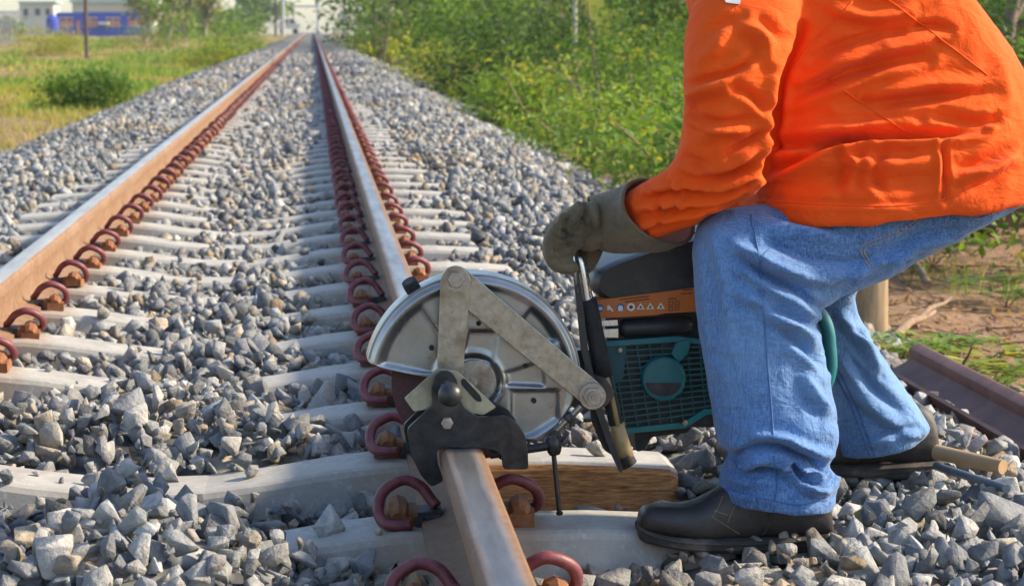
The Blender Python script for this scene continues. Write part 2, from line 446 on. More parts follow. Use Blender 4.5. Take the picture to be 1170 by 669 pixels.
def build_sleepers():
    sv, sf = sleeper_geo(0)
    smesh = make_mesh('sleeper', sv, sf, CONC)
    cm = {}
    for sgn in (-1, 1):
        for hi in (True, False):
            v, f = clip_geo(hi); f2 = f if sgn > 0 else [q[::-1] for q in f]
            cm[sgn, hi] = make_mesh('rail_clip', orient(v, 0, 0, sgn), f, CLIP_M, True)
        v, f = shoulder_geo(); cm[sgn, 's'] = make_mesh('shoulder', orient(v, 0, 0, sgn), f, SHOULDER_M)
        v, f = insul_geo(); cm[sgn, 'i'] = make_mesh('insulator', orient(v, 0, 0, sgn), f, INSUL_M)
    for n in range(-1, 68):
        y = SL_Y0 + SL_DY * n
        rt = bpy.data.objects.new('sleeper', smesh); put(rt); rt.location = (0, y, 0); W[rt.name] = np.array([0, y, 0.])
        if n == -1: lab = 'concrete sleeper just below the picture, only its two red rail clips show'
        elif n == 0: lab = 'concrete sleeper under the toe of the near boot, in front of the saw'
        elif n == 1: lab = 'concrete sleeper below the saw with rust-brown stained right face'
        elif n < 17: lab = '%s pale concrete sleeper behind the rust-stained one below the saw' % ORD[n - 2]
        else: lab = 'far pale concrete sleeper, beyond the fifteen sleepers behind the rust-stained one'
        if n == 1:
            rt.data = make_mesh('sleeper', sv, sf, CONC_STAIN)
        tag(rt, lab, 'sleeper', 'concrete sleepers of the track')
        rt.rotation_euler.z = random.uniform(-0.004, 0.004)
        hi = n < 26
        for x in RX:
            for sgn in (-1, 1):
                if sgn > 0 and x > 0 and n in (1,): pass
                c = bpy.data.objects.new('rail_clip', cm[sgn, hi]); put(c, rt); c.location = (x, random.uniform(-.006, .006), 0)
                c.rotation_euler = (random.uniform(-.10, .10), random.uniform(-.06, .06), random.uniform(-.10, .10))
                if hi:
                    for k, nm in (('s', 'shoulder'), ('i', 'insulator')):
                        q = bpy.data.objects.new(nm, cm[sgn, k]); put(q, c)
    # the far fastenings, too small to pick apart
    v, f = clip_geo(False); parts = []
    for n in range(68, 330):
        y = SL_Y0 + SL_DY * n
        for x in RX:
            for sgn in (-1, 1): parts.append((orient(v, x, y, sgn), f))
    V, Fc = join(parts)
    tag(obj('distant_rail_clips', V, Fc, CLIP_M, smooth=True), 'red rail clips running together into a line in the distance', 'rail clips', kind='stuff')
build_sleepers()

# ------------------------------------------------------------------ ballast
MOUNDS = [(-0.28, 3.38, 0.14, 0.26, 0.22), (-0.33, 3.92, 0.10, 0.10, 0.22), (-0.2, 3.62, .05, .12, .15), (-0.30, 4.60, 0.085, 0.34, 0.20), (-0.05, 4.50, 0.045, 0.14, 0.15),
          (-0.62, 4.75, 0.06, 0.2, 0.3), (-0.35, 5.15, 0.055, 0.26, 0.16), (0.98, 3.45, 0.03, 0.3, 0.25), (1.0, 4.6, 0.03, 0.3, 0.4), (0.62, 4.75, 0.05, 0.22, 0.25), (-0.20, 5.75, 0.02, 0.2, 0.12)]
DIPS = [(0.05, 3.98, 0.075, 0.16, 0.10), (0.53, 3.98, 0.17, 0.36, 0.21), (-0.52, 3.95, 0.05, 0.12, 0.12), (0.68, 3.49, 0.035, 0.24, 0.07), (0.98, 3.95, 0.03, 0.2, 0.12), (0.06, 3.40, 0.05, 0.15, 0.09), (0.05, 4.57, 0.03, 0.12, 0.1), (0.43, 3.40, 0.04, 0.12, 0.12)]
def h_ballast(x, y):
    x = np.asarray(x, float); y = np.asarray(y, float)
    u = np.abs(x - XC)
    z = np.interp(u, [0, 0.3, 0.45, 0.62, 0.8, 1.0, 1.25, 1.5, 2.45, 2.8], [-.050, -.050, -.055, -.055, -.036, -.012, -.004, -.02, -.365, -.44])
    z = z + 0.010 * np.sin(x * 7.1 + y * 2.3) * np.cos(y * 3.7 - x * 3) + 0.012 * np.sin(y * 1.3 + 2 * x)
    z = z + np.clip((y - 9) / 25, 0, 1) * 0.022
    for mx, my, a, sx, sy in MOUNDS: z = z + a * np.exp(-((x - mx) / sx) ** 2 - ((y - my) / sy) ** 2)
    for mx, my, a, sx, sy in DIPS: z = z - a * np.exp(-((x - mx) / sx) ** 2 - ((y - my) / sy) ** 2)
    for rx in RX:   # kept low under the rails
        k = np.exp(-((x - rx) / 0.11) ** 4)
        z = np.where(k > 0.01, np.minimum(z, z * (1 - k) + np.minimum(z, -0.05) * k), z)
    return z
def build_bed():
    ys = np.concatenate([np.arange(1.0, 9, 0.06), np.arange(9, 30, 0.25), np.arange(30, 335, 4.0)])
    xs = np.arange(XC - 2.8, XC + 2.81, 0.07)
    X, Y = np.meshgrid(xs, ys)
    Z = h_ballast(X, Y) - 0.028 * np.clip((74 - Y) / 8, 0, 1)
    nx, ny = len(xs), len(ys)
    V = np.stack([X, Y, Z], -1).reshape(-1, 3)
    i = np.arange(ny - 1)[:, None] * nx + np.arange(nx - 1)[None]
    Fc = np.stack([i, i + 1, i + nx + 1, i + nx], -1).reshape(-1, 4)
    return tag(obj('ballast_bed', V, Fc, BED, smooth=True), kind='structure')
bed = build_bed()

def stone_variant(seed, bev):
    r = np.random.default_rng(seed)
    n = r.integers(10, 15)
    P = r.normal(size=(n, 3)); P /= np.linalg.norm(P, axis=1)[:, None]
    P *= r.uniform(0.72, 1.08, (n, 1))
    P *= np.array([1.0, r.uniform(0.62, 0.95), r.uniform(0.45, 0.75)])
    bm = bmesh.new()
    for p in P: bm.verts.new(p)
    bmesh.ops.convex_hull(bm, input=bm.verts)
    for v in [v for v in bm.verts if not v.link_faces]: bm.verts.remove(v)
    bmesh.ops.dissolve_limit(bm, angle_limit=R(13), verts=bm.verts, edges=bm.edges)
    if bev:
        bmesh.ops.bevel(bm, geom=list(bm.edges), offset=0.035, segments=1, affect='EDGES', profile=0.6)
    bmesh.ops.triangulate(bm, faces=bm.faces)
    if bev:
        for v in bm.verts:
            q = v.co * 2.3 + Vector((seed, 0, 0))
            v.co *= 1 + 0.07 * mnoise.noise(q)
    bm.verts.index_update()
    V = np.array([v.co[:] for v in bm.verts]); Fc = np.array([[v.index for v in f.verts] for f in bm.faces])
    bm.free(); return V, Fc
PAL = np.array([(0.185, 0.190, 0.195), (0.25, 0.255, 0.255), (0.32, 0.322, 0.315), (0.40, 0.40, 0.385), (0.215, 0.225, 0.24), (0.37, 0.325, 0.26), (0.47, 0.46, 0.435), (0.12, 0.12, 0.125), (0.31, 0.245, 0.17)])
PALP = np.array([.14, .19, .19, .13, .12, .11, .06, .03, .055]); PALP /= PALP.sum()
def rand_rot(n, r):
    q = r.normal(size=(n, 4)); q /= np.linalg.norm(q, axis=1)[:, None]
    a, b, c, d = q.T
    return np.stack([np.stack([1 - 2 * (c * c + d * d), 2 * (b * c - a * d), 2 * (b * d + a * c)], -1),
                     np.stack([2 * (b * c + a * d), 1 - 2 * (b * b + d * d), 2 * (c * d - a * b)], -1),
                     np.stack([2 * (b * d - a * c), 2 * (c * d + a * b), 1 - 2 * (b * b + c * c)], -1)], -2)
def scatter_stones():
    r = np.random.default_rng(5)
    pts = []
    def layer(y0, y1, sp, smean, dz, keep):
        ys = np.arange(y0, y1, sp); out = []
        for y in ys:
            x0, x1 = max(XC - 2.55, -0.136 * y - 0.75), min(XC + 2.5, 0.31 * y + 0.75)
            xs = np.arange(x0, x1, sp)
            out.append(np.stack([xs, np.full(len(xs), y)], -1))
        P = np.concatenate(out); P += r.uniform(-0.5, 0.5, P.shape) * sp
        P = P[r.random(len(P)) < keep]
        s = smean * np.exp(r.normal(0, 0.27, len(P)))
        z = h_ballast(P[:, 0], P[:, 1]) + dz + r.normal(0, 0.006, len(P))
        return np.column_stack([P, z, s])
    L = [layer(2.7, 9.5, 0.041, 0.028, -0.016, 1.0), layer(2.7, 9.5, 0.053, 0.029, 0.008, 0.66), layer(2.7, 8.0, 0.16, 0.037, 0.014, 0.45), layer(2.7, 5.6, 0.036, 0.013, -0.002, 0.8),
         layer(9.5, 19, 0.058, 0.033, -0.006, 1.0), layer(9.5, 19, 0.11, 0.034, 0.014, 0.6), layer(19, 36, 0.088, 0.045, 0.0, 1.0), layer(36, 75, 0.14, 0.065, 0.0, 1.0)]
    A = np.concatenate(L)
    x, y, z, s = A.T
    n = np.round((y - SL_Y0) / SL_DY); dy = np.abs(y - (SL_Y0 + n * SL_DY))
    top = slp_top(x)
    on = (np.abs(x - XC) < 0.975 + s * 0.6) & (dy < 0.085 + s * 0.55)
    h = h_ballast(x, y)
    # stones that would sit inside a sleeper: dropped, save a few left lying on it
    inside = on & (z < top + s * 0.25)
    lift = inside & (r.random(len(x)) < np.where((np.abs(x - XC) < 0.33), 0.06, 0.012)) & (dy < 0.085)
    z = np.where(lift, top + s * 0.38, z)
    keep = ~inside | lift
    beside = (np.abs(x - XC) < 0.99) & ~on & (dy < 0.14) & (z + s * .5 > top + 0.01) & (h < top - .02)
    z = np.where(beside, top - s * 0.6, z)
    for rx in RX:
        d = np.abs(x - rx)
        keep &= ~((d < 0.0625 + s * 0.7) & (z + s * 0.75 > 0.0))
        keep &= ~((d < 0.150 + s * .6) & (dy < 0.055 + s * .6) & (z + s > -0.0))          # clear of the clips
        z = np.where((d < 0.12) & (z + s * 0.7 > -0.01), np.minimum(z, -0.02 - s * 0.6), z)
    # where the boots stand
    for bx0, bx1, by, bz in BOOTS:
        inb = (x > bx0 - s * .7) & (x < bx1 + s * .7) & (np.abs(y - by) < 0.055 + s * .7)
        z = np.where(inb & (z + s * .55 > bz), np.minimum(z, bz - s * 0.62), z)
    A = np.column_stack([x, y, z, s])[keep]
    x, y, z, s = A.T
    N = len(A)
    col = PAL[r.choice(len(PAL), N, p=PALP)] * r.uniform(0.72, 1.16, (N, 1)) * np.array([.99, 1.0, 1.01])
    patch = np.sin(x * 1.7 + 1.0) * np.sin(y * 0.55 + 0.4) + 0.4 * np.sin(y * 1.9 + x)
    col = np.where((patch > 0.85)[:, None], col * np.array([1.12, 1.0, 0.84]), col)
    rot = rand_rot(N, r)
    # lay flattish: squash the tilt of the short axis
    px = to_px(A[:, :3]); size_px = s / y * F_PX * 2
    inframe = (px[:, 0] > -5) & (px[:, 0] < 1175) & (px[:, 1] > 20) & (px[:, 1] < 674)
    vis = inframe & (z > h_ballast(x, y) + 0.004)
    score = np.where(vis, size_px, 0)
    big = np.argsort(-score)[:300]
    isbig = np.zeros(N, bool); isbig[big] = True
    NV_HI, NV_LO = 26, 16
    hi = [stone_variant(100 + k, True) for k in range(NV_HI)]; lo = [stone_variant(300 + k, False) for k in range(NV_LO)]
    stonemesh = []
    for k in range(60):
        V, Fc = hi[k % NV_HI]
        c = PAL[r.choice(len(PAL), p=PALP)] * r.uniform(0.74, 1.18) * np.array([1.02, 1.0, .97])
        stonemesh.append(make_mesh('stone', V * 0.03, Fc, STONE, colors=np.tile(c, (len(V), 1))))
    for k, i in enumerate(big):
        o = bpy.data.objects.new('stone', stonemesh[k % 60]); put(o, bed)
        o.matrix_local = Matrix.Translation(Vector(A[i, :3])) @ Matrix(rot[i].tolist()).to_4x4() @ Matrix.Scale(s[i] / 0.03, 4)
    VV, FF, CC, n0 = [], [], [], 0
    var_hi = r.integers(0, NV_HI, N); var_lo = r.integers(0, NV_LO, N)
    near = (y < 5.6) & inframe
    for sel0, varr, lib in ((near, var_hi, hi), (~near, var_lo, lo)):
        for k, (V, Fc) in enumerate(lib):
            sel = np.where(sel0 & (varr == k) & ~isbig)[0]
            if not len(sel): continue
            P = np.einsum('nij,vj->nvi', rot[sel], V) * s[sel][:, None, None] + A[sel][:, None, :3]
            VV.append(P.reshape(-1, 3)); CC.append(np.repeat(col[sel], len(V), 0))
            FF.append((Fc[None] + (np.arange(len(sel)) * len(V))[:, None, None]).reshape(-1, 3) + n0)
            n0 += len(sel) * len(V)
    V, Fc, C = np.concatenate(VV), np.concatenate(FF), np.concatenate(CC)
    print('stones', N, 'tris', len(Fc))
    o = obj('ballast_stones', V, Fc, STONE, bed, colors=C)
    tag(o, kind='stuff')
BOOTS = [(0.50, 0.84, 3.62, 0.0), (0.86, 1.14, 4.14, -0.006)]
scatter_stones()

# ------------------------------------------------------------------ ground
def ground_mat():
    m = Mat('field_soil', rough=0.95, spec=0.15)
    big = m.noise(0.22, 5, 0.6); mid = m.noise(1.1, 6, 0.65); fine = m.noise(22, 6, 0.7)
    soil = m.mix(m.ramp(fine, [(0.3, 0.0), (0.7, 1.0)]), (0.19, 0.105, 0.06), (0.40, 0.26, 0.16))
    grass = m.mix(m.ramp(mid, [(0.3, 0.0), (0.7, 1.0)]), (0.09, 0.13, 0.03), (0.25, 0.25, 0.07))
    m.color(m.mix(m.ramp(m.math('ADD', m.math('MULTIPLY', big, 0.7), m.math('MULTIPLY', mid, 0.3)), [(0.47, 0.0), (0.60, 1.0)]), soil, grass))
    m.bump(fine, 0.6, 0.03)
    return m.m
GROUND_M = ground_mat()
def h_ground(x, y):
    x = np.asarray(x, float); y = np.asarray(y, float)
    side = np.clip((np.abs(x - XC) - 2.2) / 2.0, 0, 1)
    return GROUND_Z + side * (0.05 * np.sin(x * .9 + y * .31) + 0.04 * np.sin(x * 2.3 - y * 1.1) + .03 * np.sin(y * 2.1 + x)) - np.clip((y - 380) / 100, 0, 1) * 3.0
def build_ground():
    xs = np.concatenate([np.arange(-390, -40, 25), np.arange(-40, -14, 2.0), np.arange(-14, 14, 0.25), np.arange(14, 40, 2.0), np.arange(40, 391, 25)])
    ys = np.concatenate([np.arange(-50, 0, 5), np.arange(0, 30, 0.3), np.arange(30, 80, 1.0), np.arange(80, 780, 12)])
    X, Y = np.meshgrid(xs, ys); Z = h_ground(X, Y)
    V = np.stack([X, Y, Z], -1).reshape(-1, 3); nx, ny = len(xs), len(ys)
    i = np.arange(ny - 1)[:, None] * nx + np.arange(nx - 1)[None]
    Fc = np.stack([i, i + 1, i + nx + 1, i + nx], -1).reshape(-1, 4)
    tag(obj('ground', V, Fc, GROUND_M, smooth=True), kind='structure')
build_ground()
# ------------------------------------------------------------------ rail saw clamped on the right rail
STEEL = worn_metal('brushed_bar_steel', (0.28, 0.255, 0.22), (0.50, 0.47, 0.42), (0.25, 0.45), 0.92, 70, 0.12, (0.22, 0.17, 0.12))
GUARD_M = worn_metal('cast_guard_metal', (0.28, 0.285, 0.29), (0.42, 0.425, 0.43), (0.24, 0.44), 0.92, 18, 0.10, (0.21, 0.175, 0.14))
BLACK_M = worn_metal('black_oily_steel', (0.014, 0.014, 0.017), (0.05, 0.052, 0.058), (0.28, 0.5), 0.5, 55, 0.18, (0.10, 0.09, 0.08))
BRACKET_M = worn_metal('zinc_bracket', (0.30, 0.28, 0.21), (0.52, 0.49, 0.37), (0.35, 0.55), 0.7, 45, 0.3, (0.13, 0.10, 0.07))
BOLT_M = worn_metal('bolt_steel', (0.30, 0.27, 0.24), (0.46, 0.43, 0.40), (0.3, 0.5), 0.9, 120, 0.2, (0.2, 0.12, 0.08))
PLAST_K = paint_mat('black_plastic', (0.016, 0.017, 0.02), (0.030, 0.031, 0.035), 0.42, 40, (0.07, 0.065, 0.06))
RUBBER = paint_mat('black_rubber', (0.012, 0.012, 0.013), (0.03, 0.03, 0.03), 0.75, 70)
TEAL_M = paint_mat('teal_plastic', (0.004, 0.125, 0.15), (0.008, 0.18, 0.21), 0.4, 26, (0.06, 0.12, 0.125))
TEAL_D = paint_mat('dark_teal_plastic', (0.003, 0.065, 0.08), (0.006, 0.095, 0.115), 0.5, 26, (0.05, 0.08, 0.08))
ORANGE_M = paint_mat('orange_sticker', (0.50, 0.135, 0.022), (0.60, 0.18, 0.035), 0.5, 18, (0.36, 0.13, 0.05))
BLADE_M = worn_metal('abrasive_disc', (0.060, 0.022, 0.022), (0.12, 0.05, 0.045), (0.6, 0.8), 0.0, 200, 0.5)
TAN_M = paint_mat('worn_yellow_tube', (0.36, 0.25, 0.11), (0.52, 0.38, 0.19), 0.5, 40, (0.2, 0.16, 0.1))
CHROME = worn_metal('bright_tube', (0.58, 0.58, 0.58), (0.74, 0.74, 0.74), (0.2, 0.35), 1.0, 60, 0.05)
PRINT_W = paint_mat('white_print', (0.70, 0.70, 0.68), (0.78, 0.78, 0.76), 0.5)
PRINT_B = paint_mat('blue_print', (0.03, 0.10, 0.36), (0.05, 0.14, 0.42), 0.5)
PRINT_K = paint_mat('dark_print', (0.10, 0.03, 0.012), (0.13, 0.045, 0.02), 0.5)
PRINT_Y = paint_mat('yellow_print', (0.75, 0.55, 0.03), (0.8, 0.6, 0.05), 0.5)

YG = 3.700                                     # front face of the guard
saw = empty('rail_saw', (0.30, 3.72, 0.14), 'petrol rail saw with grey disc guard and teal engine, clamped on the right rail', 'rail saw')
def px2(px, py, Y): return at(px, py, Y)[[0, 2]]

def build_guard():
    c = px2(541, 437, YG); m = YG / F_PX * 1.004
    # boundary radius (photo pixels) against angle, anticlockwise from +x
    ctrl = [(-63, 62), (-57, 66), (-41.5, 104), (-30, 108), (-15, 116), (-2, 122), (8, 124), (60, 124), (120, 124), (160, 124), (167, 124), (170, 118), (171.5, 90), (166, 60)]
    tab_a = [-180, -150, -120, -90, -70, -63, -57, -41.5, -30, -15, -2, 8, 60, 120, 160, 167.4, 169.5, 172.5, 175, 180]
    tab_r = [34, 34, 34, 34, 40, 56, 68, 104, 108, 116, 122, 124, 124, 124, 124, 124, 118, 46, 37, 34]
    na = 360; angs = np.radians(np.linspace(-180, 180, na, endpoint=False)); Rb = np.interp(np.degrees(angs), tab_a, tab_r)
    nr = 44; fr = np.linspace(0, 1, nr + 1)[1:]
    def inset(X, Y):
        """pressed relief in metres (positive = recessed) at pixel offset X right, Y up from the hub"""
        r = np.hypot(X, Y); a = np.degrees(np.arctan2(Y, X))
        z = np.zeros_like(X)
        def sm(d, w=3.5): return 1 / (1 + np.exp(-np.clip(d / w * 4, -30, 30)))
        def sector(a0, a1, r0, r1, depth):
            am = (a0 + a1) / 2; d = np.minimum.reduce([(a - a0) * np.pi / 180 * r, (a1 - a) * np.pi / 180 * r, r - r0, r1 - r])
            return depth * sm(d)
        z += sector(124, 168, 46, 107, 0.006) * (Y > 12)
        z += 0.006 * sm(np.minimum.reduce([Y - 22, 60 - Y, X + 14 - .25 * (Y - 22), 22 + .15 * (Y - 22) - X]))
        z += sector(27, 52, 78, 108, 0.009)
        z += sector(-4, 17, 40, 82, 0.006)
        z += 0.006 * sm(np.minimum.reduce([-10 - Y, X - 44 - 0.0 * Y, Y + 56 - 0.2 * X + 20, 98 - X, (Y + 78 - 0.62 * (X - 20)) * .8 + 12]))
        z -= 0.004 * sm(r - 112, 3.0) - 0.007 * sm(r - 119.5, 2)       # raised lip and rolled edge
        z += 0.010 * sm(31 - r, 2) - 0.004 * sm(13 - r, 2)             # hub dish
        z -= 0.003 * np.exp(-((r - 34.5) / 2.2) ** 2)
        return z
    V = [(c[0], YG + 0.006, c[1])]
    for f in fr:
        X = Rb * f * np.cos(angs); Z = Rb * f * np.sin(angs)
        d = inset(X, Z)
        V += list(np.stack([c[0] + X * m, YG + d, c[1] + Z * m], -1))
    V = [np.asarray(v) for v in V]
    Fc = [(0, 1 + (k + 1) % na, 1 + k) for k in range(na)]
    for i in range(nr - 1):
        a, b = 1 + i * na, 1 + (i + 1) * na
        Fc += [(a + k, a + (k + 1) % na, b + (k + 1) % na, b + k) for k in range(na)]
    # rolled rim going back
    last = 1 + (nr - 1) * na
    prev = last
    for y, e in ((0.002, 1.006), (0.008, 1.012), (0.075, 1.012)):
        st = len(V)
        V += [np.array([c[0] + Rb[k] * e * math.cos(angs[k]) * m, YG + y, c[1] + Rb[k] * e * math.sin(angs[k]) * m]) for k in range(na)]
        Fc += [(prev + k, prev + (k + 1) % na, st + (k + 1) % na, st + k) for k in range(na)]
        prev = st
    g = obj('guard', np.array(V), [f[::-1] for f in Fc], GUARD_M, saw, smooth=True)
    # back plate
    V2, F2 = cyl(c, 0.0, YG + 0.070, YG + 0.074)
    rim = [(c[0] + Rb[k] * m * math.cos(angs[k]), c[1] + Rb[k] * m * math.sin(angs[k])) for k in range(0, na, 3)]
    V2, F2 = prism(rim, YG + 0.071, YG + 0.076); obj('guard_back', V2, F2, GUARD_M, saw)
    # holes and hub screw
    for hx, hy in ((-48, 41), (6, 69), (60, 19 - 0), (70, -22)):
        V3, F3 = cyl((c[0] + (hx) * m, c[1] + (hy - 0) * m), 0.0042, YG - 0.0012, YG + 0.02, 14)
        obj('bolt_hole', V3, F3, RUBBER, g)
    V3, F3 = cyl((c[0] + .001, c[1]), 26 * m, YG + 0.004, YG + 0.012, 48); hp = obj('hub_plate', V3, F3, BOLT_M, g, bevel=.0015)
    V3, F3 = cyl(c, 0.0062, YG - 0.0005, YG + 0.014, 18); obj('hub_screw', V3, F3, CHROME, g)
    tri = pprism([(539, 361), (549, 361), (544, 352.5)], YG - 0.001, YG + 0.02); obj('warning_triangle', *tri, PRINT_Y, g)
    tri = pprism([(543.2, 359.8), (544.9, 359.8), (544, 354.5)], YG - 0.0018, YG + 0.01); obj('warning_mark', *tri, PRINT_K, g)
    # disc
    rings = []
    V3, F3 = cyl((c[0], c[1]), 94 * m, YG + 0.030, YG + 0.034, 96); obj('blade', V3, F3, BLADE_M, saw, auto=30)
    V3, F3 = cyl((c[0], c[1]), 0.042, YG + 0.022, YG + 0.042, 40); obj('blade_flange', V3, F3, BOLT_M, saw, auto=30)
    # rubber hose stub on top of the guard
    a, b = at(476, 337, YG + .04), at(467, 321, YG + .03)
    P = np.array([a + (b - a) * t for t in (-.3, 0.3, .7, 1.0)]); V3, F3 = tube(P, [.0125, .0128, .0132, .0125], 16)
    hs = obj('hose_stub', V3, F3, RUBBER, saw, auto=50)
    d = (b - a) / np.linalg.norm(b - a); V3, F3 = tube(np.array([b - d * .004, b + d * .0006]), .0088, 16)
    obj('hose_bore', V3, F3, INSUL_M, hs)
build_guard()

def bar(p, q, r0, r1, y0, y1, n=9):
    """flat bar with round ends between pixels p and q, half-widths in pixels"""
    p, q = np.array(p, float), np.array(q, float); a = math.atan2(q[1] - p[1], q[0] - p[0])
    pts = [(p[0] + r0 * math.cos(a + math.pi / 2 + t), p[1] + r0 * math.sin(a + math.pi / 2 + t)) for t in np.linspace(0, math.pi, n)]
    pts += [(q[0] + r1 * math.cos(a - math.pi / 2 + t), q[1] + r1 * math.sin(a - math.pi / 2 + t)) for t in np.linspace(0, math.pi, n)]
    return pprism(pts, y0, y1)
def hexbolt(px, py, r, Y, parent, wash=None, name='bolt', seg=6):
    c = px2(px, py, Y)
    if wash: obj('washer', *cyl(c, wash, Y - 0.002, Y + 0.004, 28), BOLT_M, parent, auto=40)
    o = obj(name, *cyl(c, r, Y - 0.010, Y, seg, r * 1.02), BOLT_M, parent, bevel=0.0008)
    obj('bolt_end', *cyl(c, r * 0.5, Y - 0.0125, Y - 0.009, 14), BOLT_M, o, auto=40)
    return o
YA = YG - 0.034
o = obj('link_arm', *pprism(rounded([(503.5, 316), (499, 430), (529, 430), (538, 318), (530, 306), (521, 303), (511, 306)], 4), YA, YA + 0.008), STEEL, saw, bevel=0.0012)
o = obj('link_arm', *bar((521, 321), (676, 450), 17.5, 15, YA + 0.010, YA + 0.018), STEEL, saw, bevel=0.0012)
tag(saw.children[-1], 'long diagonal flat steel bar')
hexbolt(521, 319, 0.0135, YA, saw, 0.0195, 'pivot_bolt')
V, Fc = cyl(px2(677, 452, YA), 0.0215, YA - 0.004, YA + 0.04, 28); obj('pivot_boss', V, Fc, BOLT_M, saw, auto=40)
V, Fc = cyl(px2(677, 452, YA), 0.0165, YA - 0.013, YA, 6); p = obj('pivot_nut', V, Fc, BOLT_M, saw, bevel=.001)
obj('bolt_end', *cyl(px2(677, 452, YA), 0.0095, YA - 0.020, YA - 0.012, 20, 0.0098), BOLT_M, p, auto=40)
obj('bolt_tip', *cyl(px2(677, 452, YA), 0.0050, YA - 0.023, YA - 0.019, 16), STEEL, p, auto=40)
# clamp
YC = 3.590
plate = [(466, 497), (466, 489), (494, 463), (493, 440), (497, 429), (503, 424), (511, 423), (518, 427), (523, 436), (524, 452), (531, 466), (545, 476), (560, 476), (578, 475),
         (592, 484), (600, 497), (603, 510), (604, 536), (575, 536), (573, 519), (566, 514), (550, 512), (510, 511), (499, 514), (500, 528), (507, 549), (493, 556), (481, 543), (470, 520)]
obj('clamp_plate', *pprism(rounded(plate, 4), YC, YC + 0.012), BLACK_M, saw, bevel=0.0010)
plate2 = [(x - 8 if x < 530 else x - 7, y - 5) for x, y in plate if y < 520] + [(489, 538), (478, 540), (464, 516)]
plate2 = [(462, 494), (461, 485), (487, 459), (500, 447), (540, 448), (566, 460), (581, 468), (590, 480), (593, 500), (594, 525), (570, 525), (566, 508), (545, 506), (500, 507), (496, 512), (499, 535), (489, 545), (476, 532), (465, 512)]
obj('clamp_plate', *pprism(rounded(plate2, 4), YC + 0.050, YC + 0.060), BLACK_M, saw, bevel=0.001)
brk = [(462, 455), (500, 421), (523, 424), (548, 447), (567, 465), (552, 474), (535, 471), (496, 466), (473, 470)]
obj('bracket', *pprism(rounded(brk, 2), YC + 0.020, YC + 0.028), BRACKET_M, saw, bevel=0.001)
slot = [(527, 433), (531, 432), (549, 452), (551, 458), (547, 459), (543, 457), (527, 439)]
obj('bracket_slot', *pprism(rounded(slot, 2), YC + 0.0185, YC + 0.024), RUBBER, saw)
hexbolt(510.5, 482.5, 0.0098, YC, saw, None, 'clamp_bolt')
# ball knob on a stalk
kc = at(514.5, 450.5, YC - 0.045); k0 = at(509, 440, YC)
st = obj('knob_stalk', *tube(np.array([k0, k0 * .5 + kc * .5, kc]), [0.0085, .0075, .0075], 14), CHROME, saw, auto=40)
def ball(c, r, n=16):
    rings = []
    for i in range(1, n):
        a = math.pi * i / n
        rings.append([(c[0] + r * math.sin(a) * math.cos(t), c[1] - r * math.cos(a), c[2] + r * math.sin(a) * math.sin(t)) for t in np.linspace(0, 2 * math.pi, 28, endpoint=False)])
    return loft(rings)
obj('knob', *ball(kc, 0.0192), PLAST_K, saw, smooth=True)
# screw, collar, tommy bar, link
a, b = at(560, 519, YC + .03), at(641, 507, YC + .03)
obj('clamp_screw', *tube(np.array([a, a * .4 + b * .6, b]), 0.0072, 14), BLACK_M, saw, auto=40)
c0, c1 = at(631, 498, YC + .03), at(634, 519, YC + .03)
obj('screw_collar', *tube(np.array([c0, c0 * .8 + c1 * .2, c0 * .2 + c1 * .8, c1]), [.008, .0115, .0115, .0085], 16), BLACK_M, saw, auto=50)
c0, c1 = at(632, 512, YC + .03), at(639.5, 588, YC + .02)
P = np.array([c0 + (c1 - c0) * t for t in (0, .5, .94, .95, .985, 1)]); obj('tommy_bar', *tube(P, [.0040, .0040, .0040, .0056, .0056, .004], 12), BLACK_M, saw, auto=50)
a, b = at(634, 494, YG - .02), at(664, 464, YG - .02)
obj('link_rod', *tube(np.array([a, a * .6 + b * .4, b]), 0.0055, 12), STEEL, saw, auto=50)
q = [a + (b - a) * t for t in (.45, .5, .62, .68)]; obj('rod_nut', *tube(np.array(q), [.0085, .0105, .0105, .0085], 8), BLACK_M, saw)
obj('link_eye', *cyl(px2(633, 498, YG - .02), 0.0115, YG - 0.028, YG - 0.012, 20), BLACK_M, saw, auto=40)

